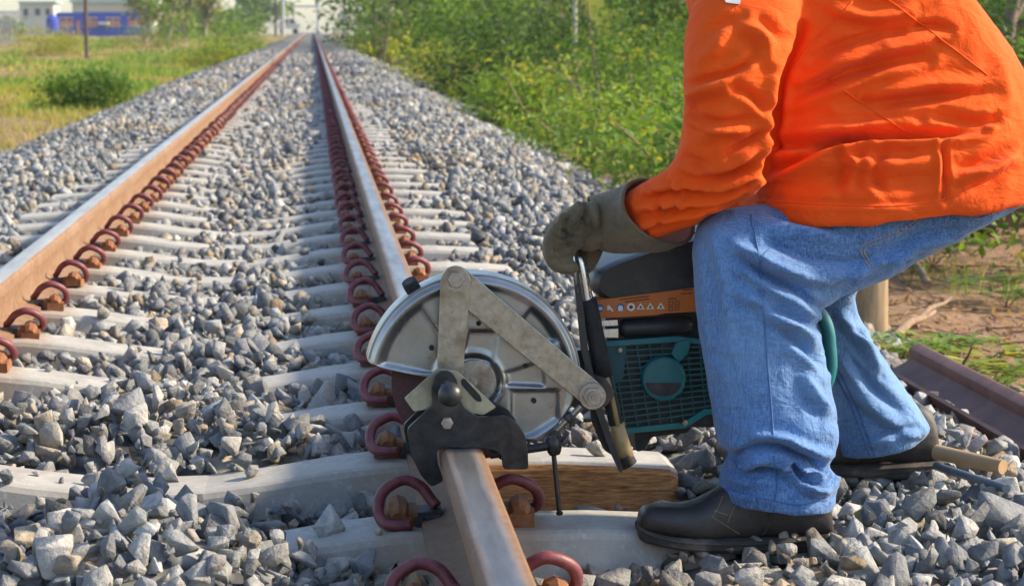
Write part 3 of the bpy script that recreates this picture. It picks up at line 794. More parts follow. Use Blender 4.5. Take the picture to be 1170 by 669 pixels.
# engine
YE, YB = 3.800, 4.03
def engine():
    # top cover: a shell lofted back in depth
    prof = [(676, 333), (677, 318), (684, 309), (702, 300), (740, 287), (773, 277), (800, 271), (880, 262), (925, 272), (940, 300), (938, 330), (880, 336), (797, 331), (740, 338), (690, 343)]
    rings = []
    cx, cy = 800, 310
    for y, k in ((YE + .000, 0.93), (YE + 0.012, 0.985), (YE + 0.03, 1.0), (YB - 0.03, 1.0), (YB - 0.01, 0.97), (YB, .9)):
        rings.append([at(cx + (x - cx) * k, cy + (yy - cy) * k, YE)[[0]].tolist() + [y] + at(cx + (x - cx) * k, cy + (yy - cy) * k, YE)[[2]].tolist() for x, yy in rounded(prof, 9)])
    V, Fc = loft(rings); cov = obj('engine_cover', V, Fc, PLAST_K, saw, auto=35)
    for k in range(6):      # vent slots in the cover
        x = 750 + 9.5 * k
        obj('vent', *pprism([(x, 322 - k * 1.5), (x + 5, 321 - k * 1.5), (x + 7, 312 - k * 1.8), (x + 2, 313 - k * 1.8)], YE - 0.0015 + 0.004, YE + 0.01), RUBBER, cov)
    a = rounded([(770, 280), (800, 266), (840, 262), (842, 276), (800, 284)], 5)
    obj('fuel_cap', *tube(np.array([at(799, 285, YE + .09), at(797, 268, YE + .09), at(797, 264, YE + .09)]), [.024, .024, .020], 20), PLAST_K, saw, auto=40)
    # orange strip with the safety pictograms
    ls = obj('label_strip', *pprism([(680, 343), (797, 328), (870, 322), (870, 352), (797, 356), (760, 358), (750, 360), (683, 364)], YE - 0.004, YE + 0.05), ORANGE_M, saw, bevel=.001)
    yy = YE - 0.0046
    def disc(px, py, r, mat, y, name): obj(name, *cyl(px2(px, py, y), r * y / F_PX, y, y + .003, 20), mat, ls)
    for k, px in enumerate((685.5, 697, 709, 721)):
        py = 352 - (px - 685) * 0.04
        if k != 1: disc(px, py, 4.6, PRINT_B if k != 3 else PRINT_W, yy, 'pictogram')
        if k == 0: obj('pictogram_mark', *pprism([(682.5, 354), (688.5, 353.7), (688, 350.5), (683.3, 350.7)], yy - .0006, yy + .002), PRINT_W, ls)
        if k == 1: obj('pictogram', *pprism([(694, 349), (696, 348.5), (701, 354.5), (699.5, 356), (697, 353), (694, 354.5)], yy, yy + .002), PRINT_W, ls)
        if k == 2: obj('pictogram_mark', *pprism([(706.5, 355), (711.5, 355), (712, 351), (710.5, 348.8), (707.5, 348.8), (706, 351)], yy - .0006, yy + .002), PRINT_W, ls)
        if k == 3: disc(px, py, 2.3, PRINT_K, yy - .0006, 'pictogram_mark')
    for px in (732, 743, 755):
        py = 350.2 - (px - 732) * .03
        obj('pictogram', *pprism([(px - 4.6, py + 3.2), (px + 4.6, py + 2.8), (px, py - 4.2)], yy, yy + .002), PRINT_W, ls)
        obj('pictogram_mark', *pprism([(px - 1.8, py + 2), (px + 1.8, py + 1.9), (px, py - 1.8)], yy - .0006, yy + .002), PRINT_K, ls)
    for (x0, x1, y0, y1) in ((708, 742, 341.5, 337.6), (714, 742, 344.3, 340.6), (763, 773, 341, 339.8), (780, 791, 330.8, 329.8), (778, 791, 335, 334)):
        obj('text_line', *pprism([(x0, y0), (x1, y1), (x1, y1 + 1.3), (x0, y0 + 1.3)], yy, yy + .002), PRINT_K, ls)
    for (x0, y0) in ((764, 344), (771, 343.4), (764, 350), (771, 349.4)):
        for e in ((0, 0, 5, .8), (0, 4, 5, .8), (0, 0, .8, 4.5), (4.4, 0, .8, 4.5)):
            obj('text_frame', *pprism([(x0 + e[0], y0 + e[1]), (x0 + e[0] + e[2], y0 + e[1]), (x0 + e[0] + e[2], y0 + e[1] + e[3]), (x0 + e[0], y0 + e[1] + e[3])], yy, yy + .002), PRINT_K, ls)
    # block under the strip: dark casing, filter bulge, metal exhaust end
    obj('crankcase', *pprism(rounded([(690, 362), (860, 352), (930, 380), (925, 470), (860, 488), (712, 488), (700, 450)], 6), YE + 0.022, YB - .02), PLAST_K, saw, bevel=.003)
    P = np.array([at(709, 375, YE + .012), at(714, 375, YE + .012), at(783, 371, YE + .012), at(790, 371, YE + .012)])
    obj('filter_housing', *tube(P, [.010, .0155, .0155, .010], 16), PLAST_K, saw, auto=50)
    obj('exhaust_plate', *pprism([(687, 366), (706, 365), (707, 372), (687.5, 373)], YE + .001, YE + .03), CHROME, saw, bevel=.001)
    obj('exhaust_plate', *pprism([(688, 376), (707, 375), (707, 386), (689, 386)], YE + .001, YE + .03), CHROME, saw, bevel=.001)
    # teal starter grille: frame, bars
    fr = [(687, 390), (772, 384), (797, 387), (845, 384), (850, 470), (807, 474), (783, 489), (708, 496), (701, 462)]
    inn = [(694, 396), (770, 391), (797, 393), (839, 391), (843, 466), (804, 468), (780, 483), (713, 489), (707, 460)]
    yf = YE - 0.002
    A = [at(x, y, yf) for x, y in fr]; B = [at(x, y, yf) for x, y in inn]; n = len(A)
    dz = np.array([0, .012, 0])
    V = A + B + [p + dz for p in A] + [p + dz for p in B]; Fc = []
    for i in range(n):
        j = (i + 1) % n
        Fc += [(i, j, n + j, n + i), (2 * n + i, 3 * n + i, 3 * n + j, 2 * n + j), (i, 2 * n + i, 2 * n + j, j), (n + i, n + j, 3 * n + j, 3 * n + i)]
    gr = obj('starter_cover', np.array(V), Fc, TEAL_M, saw, bevel=.001)
    parts = []
    def lerp(a, b, t): return (a[0] + (b[0] - a[0]) * t, a[1] + (b[1] - a[1]) * t)
    L0, L1, R0, R1 = (694, 396), (712, 489), (836, 390), (842, 470)
    for k in range(13):
        t = (k + .7) / 13.4; p, q = lerp(L0, L1, t), lerp(R0, R1, t)
        parts.append(pprism([(p[0] - 2, p[1] - 1.0), (q[0], q[1] - 1.0), (q[0], q[1] + 1.0), (p[0] - 2, p[1] + 1.0)], yf + .003, yf + .008))
    for k in range(11):
        t = k / 10.0; p, q = lerp((699, 395), (842, 390), t), lerp((716, 489), (846, 472), t)
        parts.append(pprism([(p[0] - .8, p[1]), (p[0] + .8, p[1]), (q[0] + .8, q[1]), (q[0] - .8, q[1])], yf + .0045, yf + .0095))
    parts.append(pprism([(690, 394), (716, 393), (712, 432), (700, 440), (696, 420)], yf + .0025, yf + .009))
    obj('grille_bars', *join(parts), TEAL_D, gr)
    V, Fc = join([cyl(px2(758, 432, yf), 25.5 * yf / F_PX, yf - 0.010, yf + .012, 40, 27 * yf / F_PX)])
    cap = obj('starter_cap', V, Fc, TEAL_M, saw, bevel=.0025)
    rr = 20.5
    seg = [(758 + rr * math.cos(t), 437 + (rr - 5) * math.sin(t)) for t in np.linspace(0.0, math.pi, 14)]
    obj('cap_recess', *pprism(seg, yf - .0108, yf), INSUL_M, cap)
    arcv = [at(758 + 22.5 * math.cos(t), 432 + 22.5 * math.sin(t), yf - .0105) for t in np.linspace(0, 2 * math.pi, 33)]
    obj('cap_ridge', *tube(np.array(arcv), .0012, 6), TEAL_M, cap, smooth=True)
    obj('strap_lug', *pprism(rounded([(767, 404), (774, 390), (790, 388), (786, 404), (776, 414)], 3), yf - .004, yf + .008), TEAL_M, saw, bevel=.001)
    for x, y in ((708, 399), (782, 482), (711, 483)): hexbolt(x, y, .0042, yf + .001, gr, None, 'cover_screw', 10)
    obj('foot', *pprism(rounded([(724, 488), (792, 484), (786, 494), (745, 499), (736, 514), (727, 516)], 3), YE + .03, YE + .2), RUBBER, saw, bevel=.002)
    # rear handle
    P = [at(x, y, YE + .12) for x, y in ((900, 345), (930, 352), (944, 372), (948, 400), (948, 424), (938, 445), (905, 460))]
    obj('rear_handle', *tube(catmull(P, 6), 0.0125, 14), TEAL_M, saw, smooth=True)
    # front tubular handle: up, over across the machine, and down the far side
    yh = YE - .045
    P = [at(717, 527, yh), at(708, 500, yh), at(696, 455, yh), at(682, 400, yh), at(672, 350, yh), at(664, 305, yh)]
    P2 = [at(660, 291, yh + .006), at(658, 285, yh + .03), at(657, 284, yh + .10), at(657, 284, yh + .20), at(660, 292, yh + .228), at(667, 320, yh + .235), at(690, 400, yh + .235)]
    C = catmull(np.array(P + P2), 8)
    hd = obj('front_handle', *tube(C, 0.0102, 16), CHROME, saw, smooth=True)
    def sub(p, q, r, mat, name, n=6):
        pts = [at(p[0] + (q[0] - p[0]) * t, p[1] + (q[1] - p[1]) * t, yh) for t in np.linspace(0, 1, n)]
        return obj(name, *tube(np.array(pts), r, 16), mat, hd, smooth=True)
    sub((671.5, 342), (690, 430), .0150, RUBBER, 'handle_grip')
    sub((690, 428), (705, 488), .0118, RUBBER, 'lower_sleeve')
    s = [at(x, y, yh - .010) for x, y in ((690, 420), (697, 444), (706, 486))]
    obj('yellow_edge', *tube(np.array(s), .0042, 8), TAN_M, hd, smooth=True)
    sub((704, 484), (716, 522), .0128, TAN_M, 'tube_end')
    sub((713, 521), (719, 531), .0145, RUBBER, 'rubber_plug')
    # flat guard strap in front of the tube
    st = [(650, 270), (653, 268), (657, 276), (664, 330), (672, 400), (684, 455), (704, 512), (712, 536), (709, 541), (697, 516), (677, 460), (664, 400), (657, 330)]
    obj('hand_guard', *pprism(rounded(st, 4), yh - .026, yh - .018), PLAST_K, saw, bevel=.0012)
    ed = [at(x, y, yh - .027) for x, y in ((651.5, 270), (656, 300), (660, 335))]; obj('guard_edge', *tube(np.array(ed), [.003, .0034, .0022], 8), CHROME, saw, smooth=True)
    for x, y in ((648, 283), (651, 298), (650, 312)): hexbolt(x, y, .0038, yh - .026, saw, None, 'strap_screw', 10)
    obj('carry_strap', *pprism(rounded([(672, 450), (684, 462), (704, 516), (700, 520), (690, 514), (676, 482)], 4), yh - .016, yh - .012), RUBBER, saw)
    obj('mount_arm', *pprism(rounded([(640, 420), (690, 430), (704, 448), (694, 464), (660, 470), (640, 450)], 5), YG + .03, YE + .03), BLACK_M, saw, bevel=.002)
    obj('guard_arm', *pprism(rounded([(600, 400), (690, 400), (740, 400), (740, 440), (690, 450), (640, 450)], 6), YE + .03, YE + .06), BLACK_M, saw, bevel=.003)
engine()
# ------------------------------------------------------------------ the person at the saw
def cloth(name, dark, light, weave=900, wmix=0.5, rough=0.85, fade=None, sheen=0.2, wr=0.25, dirt=None):
    m = Mat(name, rough=rough, spec=0.25)
    big = m.noise(5, 5, 0.6); f = m.noise(weave * 0.35, 3, 0.6)
    c = m.mix(m.ramp(big, [(0.3, 0.0), (0.7, 1.0)]), dark, light)
    h = f
    if fade:
        sv = m.noise(430, 2, 0.5, m.co(scale=(1.0, 1.0, 0.16))); sh = m.noise(460, 2, 0.5, m.co(scale=(0.2, 1.0, 1.0)))
        slub = m.math('ADD', m.math('MULTIPLY', sv, 0.6), m.math('MULTIPLY', sh, 0.4))
        c = m.mix(m.ramp(slub, [(0.40, 0.0), (0.62, 0.6)]), c, fade)
        c = m.mix(m.ramp(m.noise(4.0, 5, 0.6, m.co(scale=(1, 1, .6))), [(0.45, 0.0), (0.72, 0.65)]), c, fade)
        h = slub
    if dirt: c = m.mix(m.ramp(m.noise(9, 6, 0.65), [(0.54, 0.0), (0.72, 0.75)]), c, dirt)
    m.color(c)
    m.b.inputs['Sheen Weight'].default_value = sheen; m.b.inputs['Sheen Roughness'].default_value = 0.5
    rn = m.n('TexNoise', noise_type='RIDGED_MULTIFRACTAL'); rn.inputs['Scale'].default_value = 5.5; rn.inputs['Detail'].default_value = 4; rn.inputs['Distortion'].default_value = 0.8; m.l(m.co(scale=(1, 1, 1.8)), rn.inputs['Vector'])
    b0 = m.bump(rn.outputs['Fac'], wr * .5, 0.012); b = m.bump(m.noise(16, 5, 0.55, m.co(scale=(1, 1, 1.6)), 0.6), wr, 0.02, b0); m.bump(h, 0.12, 0.002, b)
    return m.m
def add_translucency(mat, col, amt):
    nt = mat.node_tree; b = nt.nodes['Principled BSDF']; out = nt.nodes['Material Output']
    t = nt.nodes.new('ShaderNodeBsdfTranslucent'); t.inputs[0].default_value = (*col, 1)
    mx = nt.nodes.new('ShaderNodeMixShader'); mx.inputs[0].default_value = amt
    nt.links.new(b.outputs[0], mx.inputs[1]); nt.links.new(t.outputs[0], mx.inputs[2]); nt.links.new(mx.outputs[0], out.inputs[0])
JACKET_M = cloth('orange_cotton', (0.78, 0.080, 0.004), (0.88, 0.108, 0.005), sheen=0.05, wr=0.5)
add_translucency(JACKET_M, (0.95, 0.22, 0.01), 0.06)
JEANS_M = cloth('blue_denim', (0.022, 0.070, 0.225), (0.055, 0.15, 0.38), fade=(0.185, 0.325, 0.55), wr=0.7)
GLOVE_M = cloth('olive_leather', (0.10, 0.078, 0.045), (0.20, 0.160, 0.098), rough=0.75, wr=0.7, dirt=(0.05, 0.042, 0.03))
LINING_M = cloth('glove_lining', (0.42, 0.30, 0.22), (0.52, 0.38, 0.29))
BOOT_M = Mat('black_leather', rough=0.5)
_f = BOOT_M.noise(30, 6, 0.65); _g = BOOT_M.noise(7, 5, 0.6)
BOOT_M.color(BOOT_M.mix(BOOT_M.ramp(_g, [(0.46, 0.0), (0.72, 0.5)]), BOOT_M.mix(_f, (0.018, 0.017, 0.018), (0.042, 0.039, 0.039)), (0.17, 0.135, 0.10)))
BOOT_M.bump(_f, 0.6, 0.005); BOOT_M.rough(BOOT_M.ramp(_g, [(0.3, 0.38), (0.7, 0.7)])); BOOT_M = BOOT_M.m
SOLE_M = paint_mat('dusty_sole_rubber', (0.03, 0.027, 0.025), (0.07, 0.062, 0.055), 0.85, 30, (0.22, 0.18, 0.135))
SKIN_M = paint_mat('skin', (0.36, 0.20, 0.13), (0.42, 0.24, 0.16), 0.55)
HAIR_M = paint_mat('dark_hair', (0.012, 0.010, 0.009), (0.02, 0.018, 0.016), 0.6)
THREAD_M = paint_mat('tan_thread', (0.36, 0.25, 0.11), (0.46, 0.33, 0.16), 0.8)
DTHREAD_M = paint_mat('blue_seam', (0.05, 0.12, 0.30), (0.10, 0.20, 0.42), 0.9)
OSEAM_M = paint_mat('orange_seam', (0.60, 0.075, 0.006), (0.70, 0.10, 0.008), 0.85)
REFL_M = paint_mat('grey_reflective_tape', (0.5, 0.52, 0.55), (0.6, 0.62, 0.66), 0.4)

YP = 3.80
person = empty('person', (1.0, 3.85, -0.005), 'person in orange jacket, blue jeans and leather gloves, bent over and holding the saw', 'person')
def ring(A, B, Y, w, n=28, sag=0.0, p=0.85, tilt=0.0):
    """closed ring seen side-on as the pixel segment A-B, half-depth w along y"""
    a, b = at(*A, Y), at(*B, Y); c = (a + b) / 2; u = (a - b) / 2
    out = []
    for k in range(n):
        t = 2 * math.pi * k / n; ct, st = math.cos(t), math.sin(t)
        ct = math.copysign(abs(ct) ** p, ct); st = math.copysign(abs(st) ** p, st)
        q = c + u * ct + np.array([0, w * st, 0]); q[2] -= sag * abs(st) * Y / F_PX; q[0] += tilt * st
        out.append(q)
    return out
def interp_rings(spec, m=3, p=0.85):
    """spec rows: ax, ay, bx, by, Y, w, sag -> smooth list of rings"""
    Sx = catmull(np.array(spec, float), m)
    return [ring((r[0], r[1]), (r[2], r[3]), r[4], r[5], sag=r[6], p=p) for r in Sx]
def fold(V, N, lines):
    """press creases / raise ridges along pixel polylines on the viewer's side of the cloth"""
    P = to_px(V); D = np.zeros(len(V)); side = np.clip((-N[:, 1] + 0.15) / 0.4, 0, 1)
    for pts, sig, amp in lines:
        pts = catmull(np.array(pts, float), 5)
        best = np.full(len(V), 1e9); tt = np.zeros(len(V)); sgn = np.zeros(len(V))
        for i in range(len(pts) - 1):
            a, b = pts[i], pts[i + 1]; d = b - a; L2 = d @ d
            t = np.clip(((P - a) @ d) / L2, 0, 1); q = P - (a + t[:, None] * d); dist = np.hypot(q[:, 0], q[:, 1])
            m = dist < best; best = np.where(m, dist, best); tt = np.where(m, (i + t) / (len(pts) - 1), tt)
            sgn = np.where(m, np.sign(d[0] * q[:, 1] - d[1] * q[:, 0]), sgn)
        taper = np.sin(np.pi * np.clip(tt * 0.9 + 0.05, 0, 1)) ** 0.6
        D += amp * taper * 2.0 * (np.exp(-(best / (sig * .8)) ** 2) - 0.45 * np.exp(-((best - sig * 1.8) / (sig * 0.9)) ** 2) * (1 + .6 * sgn))
    return V + N * (D * side)[:, None]
def wobble(V, N, amp, scale, stretch=(1, 1, 1), seed=0.0):
    st = np.array(stretch); D = np.array([mnoise.noise(Vector((v * st * scale + seed).tolist())) for v in V])
    return V + N * (amp * D)[:, None]
def seam(tree, pts, parent, mat, r=0.0013, name='seam', Y0=3.0, lift=0.0006, dash=None):
    pts = catmull(np.array(pts, float), 8); out = []
    o = Vector((0, 0, CAM_Z))
    for p in pts:
        q = Vector(at(p[0], p[1], 5.0).tolist()); d = (q - o).normalized()
        h = tree.ray_cast(o, d)
        if h[0] is not None: out.append(np.array((h[0] + h[1] * (lift if h[1].dot(d) < 0 else -lift))[:]))
    if len(out) < 3: return
    # drop jumps to another layer
    keep = [out[0]]
    for p in out[1:]:
        if np.linalg.norm(p - keep[-1]) < 0.06: keep.append(p)
    if len(keep) < 3: return
    keep = np.array(keep)
    if dash:
        parts = []; 
        for i in range(len(keep) - 1):
            L = np.linalg.norm(keep[i + 1] - keep[i]); k = max(1, int(L / dash))
            for j in range(k):
                a = keep[i] + (keep[i + 1] - keep[i]) * (j / k); b = keep[i] + (keep[i + 1] - keep[i]) * ((j + .62) / k)
                parts.append(tube(np.array([a, b]), r, 5))
        V, Fc = join(parts)
    else: V, Fc = tube(keep, r, 6)
    return obj(name, V, Fc, mat, parent, smooth=True)

def build_jacket():
    torso = [(857, 236, 1162, 208, 3.80, .225, 19), (853, 226, 1170, 196, 3.80, .228, 17), (846, 195, 1177, 160, 3.80, .215, 11), (836, 150, 1173, 116, 3.81, .195, 5), (822, 105, 1152, 74, 3.81, .19, 0),
             (808, 62, 1130, 38, 3.81, .19, 0), (796, 22, 1104, 5, 3.81, .195, 0), (788, -15, 1070, -30, 3.81, .20, 0), (786, -45, 1020, -62, 3.81, .195, 0), (792, -72, 950, -88, 3.81, .15, 0), (806, -92, 900, -98, 3.81, .085, 0)]
    near = [(845, -48, 930, -20, 3.70, .07, 0), (806, -20, 915, 10, 3.645, .08, 0), (787, 25, 902, 34, 3.62, .082, 0), (783, 75, 889, 78, 3.60, .078, 0), (782, 122, 884, 130, 3.595, .074, 0), (777, 160, 876, 180, 3.60, .070, 0),
            (766, 190, 862, 221, 3.615, .066, 0), (744, 206, 826, 238, 3.64, .060, 0), (726, 217, 790, 258, 3.67, .055, 0), (712, 226, 752, 272, 3.69, .050, 0), (706, 232, 736, 274, 3.70, .045, 0)]
    far = [(845, -40, 930, -10, 3.93, .07, 0), (812, 0, 905, 20, 3.985, .078, 0), (800, 75, 886, 85, 4.02, .075, 0), (800, 150, 882, 170, 4.03, .068, 0), (812, 200, 890, 205, 4.02, .06, 0), (830, 250, 890, 240, 3.98, .055, 0), (850, 300, 895, 285, 3.95, .05, 0)]
    V, Fc, N = fuse([loft(interp_rings(torso, p=.6)), loft(interp_rings(near)), loft(interp_rings(far))], 0.0048, 4)
    V = wobble(V, N, 0.005, 9, (1.6, 1, 0.7), 3.1); N = vnormals(V, Fc)
    V = wobble(V, N, 0.0022, 24, (1.2, 1, 1.0), 9.7); N = vnormals(V, Fc)
    lines = [
        # torso
        ([(884, 168), (930, 164), (975, 158), (1024, 155), (1075, 153), (1122, 147)], 6, -.016),
        ([(888, 150), (940, 147), (990, 143), (1040, 136)], 7, .006),
        ([(876, 196), (905, 184), (950, 165), (985, 158)], 6, -.012),
        ([(1070, 136), (1104, 140), (1140, 138)], 5, -.006), ([(1080, 122), (1114, 127), (1150, 124)], 6, .004),
        ([(905, 110), (950, 92), (1005, 74), (1060, 66)], 7, -.008), ([(915, 92), (965, 70), (1020, 55), (1060, 48)], 7, .008),
        ([(930, 66), (975, 46), (1030, 36)], 6, -.007), ([(1000, 108), (1060, 96), (1110, 96)], 8, .008), ([(960, 120), (1020, 116), (1090, 108), (1140, 104)], 6, -.006),
        ([(955, 12), (1000, 20), (1040, 12)], 7, .007), ([(1020, 40), (1060, 30), (1085, 34)], 6, -.007),
        ([(905, 196), (960, 186), (1020, 190), (1070, 182)], 10, .008), ([(960, 172), (975, 190), (968, 215)], 6, .006), ([(1010, 172), (1000, 196), (1012, 220)], 7, -.005),
        ([(1075, 160), (1080, 190), (1079, 228)], 4, -.006), ([(1095, 190), (1120, 184), (1150, 168)], 7, -.007), ([(1100, 206), (1130, 196), (1160, 180)], 6, .007),
        ([(1140, 60), (1150, 100), (1155, 140)], 9, .0025), ([(870, 226), (950, 231), (1025, 231), (1085, 223)], 4, -.002),
        # armhole
        ([(918, 30), (908, 52), (893, 90), (887, 130), (882, 170), (872, 200)], 6, -.010),
        # sleeve
        ([(787, 98), (815, 88), (842, 80), (860, 66)], 5, -.008), ([(786, 112), (808, 104), (830, 100)], 7, .007), ([(840, 100), (862, 112), (880, 132)], 6, -.006),
        ([(806, 40), (826, 26), (846, 18)], 7, -.004), ([(850, 30), (872, 44), (880, 70)], 7, .006), ([(868, 20), (884, 34), (894, 46)], 6, -.004), ([(800, 70), (816, 58), (826, 44)], 9, .004),
        ([(783, 122), (800, 134), (826, 140), (860, 136)], 5, -.007), ([(800, 160), (826, 148), (850, 150)], 8, .005),
        ([(830, 176), (852, 164), (876, 150)], 5, -.007), ([(800, 196), (830, 190), (864, 172)], 6, .007), ([(776, 178), (792, 184), (806, 196)], 6, -.006), ([(800, 208), (828, 204), (862, 190)], 4, -.008),
        ([(735, 220), (775, 212), (820, 210), (858, 202)], 4, .006), ([(728, 230), (770, 222), (815, 219), (852, 212)], 3.5, -.006),
        ([(726, 240), (765, 232), (810, 227), (842, 222)], 4, .005), ([(722, 251), (760, 242), (800, 236), (830, 230)], 3.5, -.005), ([(726, 262), (758, 252), (800, 242)], 4, .004),
        ([(742, 212), (752, 226), (756, 244), (748, 262)], 4, -.004), ([(768, 200), (778, 218), (782, 240)], 4, .004)]
    V = fold(V, N, lines)
    j = obj('jacket', V, Fc, JACKET_M, person, smooth=True)
    tr = BVHTree.FromPolygons([Vector(v.tolist()) for v in V], Fc)
    for pts in ([(1009, -4), (1050, 26), (1092, 58), (1128, 86)], [(974, 2), (950, 28), (924, 54), (902, 84)], [(946, 90), (985, 118), (1033, 149)], [(1076, 158), (1079, 190), (1078, 228)],
                [(864, 229), (950, 234), (1023, 235), (1081, 227), (1128, 210)], [(883, 205), (878, 222), (876, 231)]):
        seam(tr, pts, j, JACKET_M, 0.0017, lift=.0002)
    # reflective tape patch at the shoulder
    P = [(826, -3), (846, -3), (845, 5), (829, 3)]
    hit = []
    for p in P:
        q = Vector(at(p[0], p[1], 5).tolist()); o = Vector((0, 0, CAM_Z)); hh = tr.ray_cast(o, (q - o).normalized())
        if hh[0] is not None: hit.append(np.array(hh[0][:]))
    if len(hit) == 4:
        hit = np.array(hit); f = hit + np.array([0, -.004, 0]); bk = hit + np.array([0, .006, 0])
        obj('reflective_tape', np.concatenate([f, bk]), [(0, 1, 2, 3), (7, 6, 5, 4), (0, 4, 5, 1), (1, 5, 6, 2), (2, 6, 7, 3), (3, 7, 4, 0)], REFL_M, j)
    return j
build_jacket()

def build_jeans():
    near = [(1150, 190, 1150, 228, 3.76, .08, 0), (1120, 180, 1123, 254, 3.74, .10, 0), (1070, 180, 1076, 281, 3.725, .105, 0), (1012, 186, 1017, 314, 3.715, .105, 0), (955, 214, 968, 336, 3.705, .102, 0), (900, 229, 940, 352, 3.69, .100, 0),
            (846, 237, 934, 360, 3.67, .100, 0), (805, 248, 934, 370, 3.66, .096, 0), (792, 280, 937, 386, 3.655, .092, 0), (793, 325, 943, 412, 3.65, .090, 0), (799, 375, 949, 445, 3.645, .088, 0), (807, 430, 956, 482, 3.64, .088, 0),
            (815, 480, 956, 505, 3.635, .090, 0), (822, 506, 951, 521, 3.63, .086, 0), (836, 518, 948, 530, 3.63, .078, 0), (826, 536, 954, 542, 3.63, .086, 0), (823, 556, 955, 562, 3.63, .090, 2), (824, 566, 950, 577, 3.63, .090, 5)]
    pelvis = [(1164, 192, 1160, 218, 3.81, .10, 0), (1155, 178, 1150, 232, 3.81, .150, 0), (1120, 170, 1115, 252, 3.81, .17, 0), (1060, 170, 1060, 265, 3.81, .17, 0), (990, 160, 1000, 275, 3.81, .17, 0), (930, 180, 950, 260, 3.81, .13, 0)]
    farl = [(1120, 170, 1120, 250, 3.90, .09, 0), (1050, 170, 1060, 285, 3.94, .10, 0), (990, 190, 1020, 305, 3.98, .10, 0), (935, 230, 985, 325, 4.03, .095, 0), (905, 275, 975, 335, 4.08, .09, 0), (905, 320, 975, 345, 4.10, .085, 0),
            (918, 360, 982, 364, 4.115, .082, 0), (930, 400, 1004, 397, 4.12, .082, 0), (938, 440, 1030, 440, 4.13, .085, 0), (944, 474, 1054, 474, 4.135, .085, 0), (946, 498, 1060, 487, 4.14, .085, 0), (948, 517, 1048, 502, 4.14, .078, 3)]
    V, Fc, N = fuse([loft(interp_rings(near)), loft(interp_rings(pelvis)), loft(interp_rings(farl))], 0.0052, 4)
    V = wobble(V, N, 0.004, 10, (1, 1, 0.8), 21.0); N = vnormals(V, Fc)
    V = wobble(V, N, 0.0014, 34, (1, 1, 1), 2.7); N = vnormals(V, Fc)
    lines = [([(842, 520), (870, 508), (900, 512), (930, 530), (946, 540)], 5, -.014), ([(838, 530), (862, 522), (890, 528), (910, 545)], 5, .008), ([(862, 498), (895, 502), (925, 515), (948, 520)], 6, .010),
             ([(905, 520), (912, 540), (930, 552), (948, 548)], 5, -.010), ([(915, 545), (930, 560), (945, 562)], 5, .006), ([(832, 545), (850, 552), (872, 550)], 5, .004),
             ([(850, 296), (880, 318), (912, 334), (936, 352)], 6, -.010), ([(838, 280), (875, 298), (915, 316), (955, 322)], 7, .008), ([(862, 350), (895, 358), (935, 372)], 6, -.007),
             ([(880, 276), (920, 292), (965, 300), (1010, 296)], 7, -.007), ([(870, 258), (920, 268), (970, 276)], 8, .006), ([(900, 380), (925, 400), (942, 420)], 6, -.006), ([(840, 330), (870, 350), (905, 372), (930, 392)], 7, .007),
             ([(812, 262), (824, 300), (832, 350), (836, 400)], 8, .004), ([(920, 430), (935, 455), (948, 470)], 7, .006), ([(1010, 290), (1050, 270), (1090, 262)], 6, -.006), ([(960, 320), (1000, 300), (1040, 290)], 6, .006),
             ([(1090, 240), (1110, 246), (1135, 236)], 5, -.006), ([(880, 240), (905, 250), (950, 256)], 6, -.005),
             ([(960, 360), (985, 390), (1005, 420)], 6, .007), ([(965, 400), (995, 440), (1030, 470)], 6, -.007), ([(968, 440), (1000, 470), (1040, 495)], 6, .006), ([(972, 375), (982, 380), (998, 392)], 4, -.006), ([(985, 500), (1015, 492), (1050, 488)], 5, -.006)]
    V = fold(V, N, lines)
    j = obj('jeans', V, Fc, JEANS_M, person, smooth=True)
    tr = BVHTree.FromPolygons([Vector(v.tolist()) for v in V], Fc)
    for pts, mt, r, nm in (([(858, 246), (868, 300), (874, 380), (880, 450), (884, 500)], DTHREAD_M, .0014, 'side_seam'), ([(884, 520), (888, 550), (886, 572)], DTHREAD_M, .0013, 'side_seam'),
                       ([(962, 244), (925, 262), (880, 284), (868, 300)], DTHREAD_M, .0012, 'front_seam'),
                       ([(830, 557), (870, 568), (912, 576), (946, 570)], DTHREAD_M, .0009, 'hem_stitching')):
        seam(tr, pts, j, mt, r, nm)
    for pts in ([(1058, 236), (1040, 256), (1004, 272), (984, 282), (988, 296), (994, 306)], [(1061, 239), (1043, 259), (1008, 275), (988, 284), (992, 296), (998, 305)], [(1085, 236), (1110, 250), (1130, 246), (1152, 232)], [(1092, 232), (1114, 244), (1134, 240)]):
        seam(tr, pts, j, THREAD_M, .0010, 'pocket_stitching', dash=.004)
    for pts in ([(950, 420), (968, 455), (984, 492), (996, 524)], [(955, 418), (973, 453), (989, 490), (1001, 522)]):
        seam(tr, pts, j, DTHREAD_M, .0016, 'inside_seam')
build_jeans()

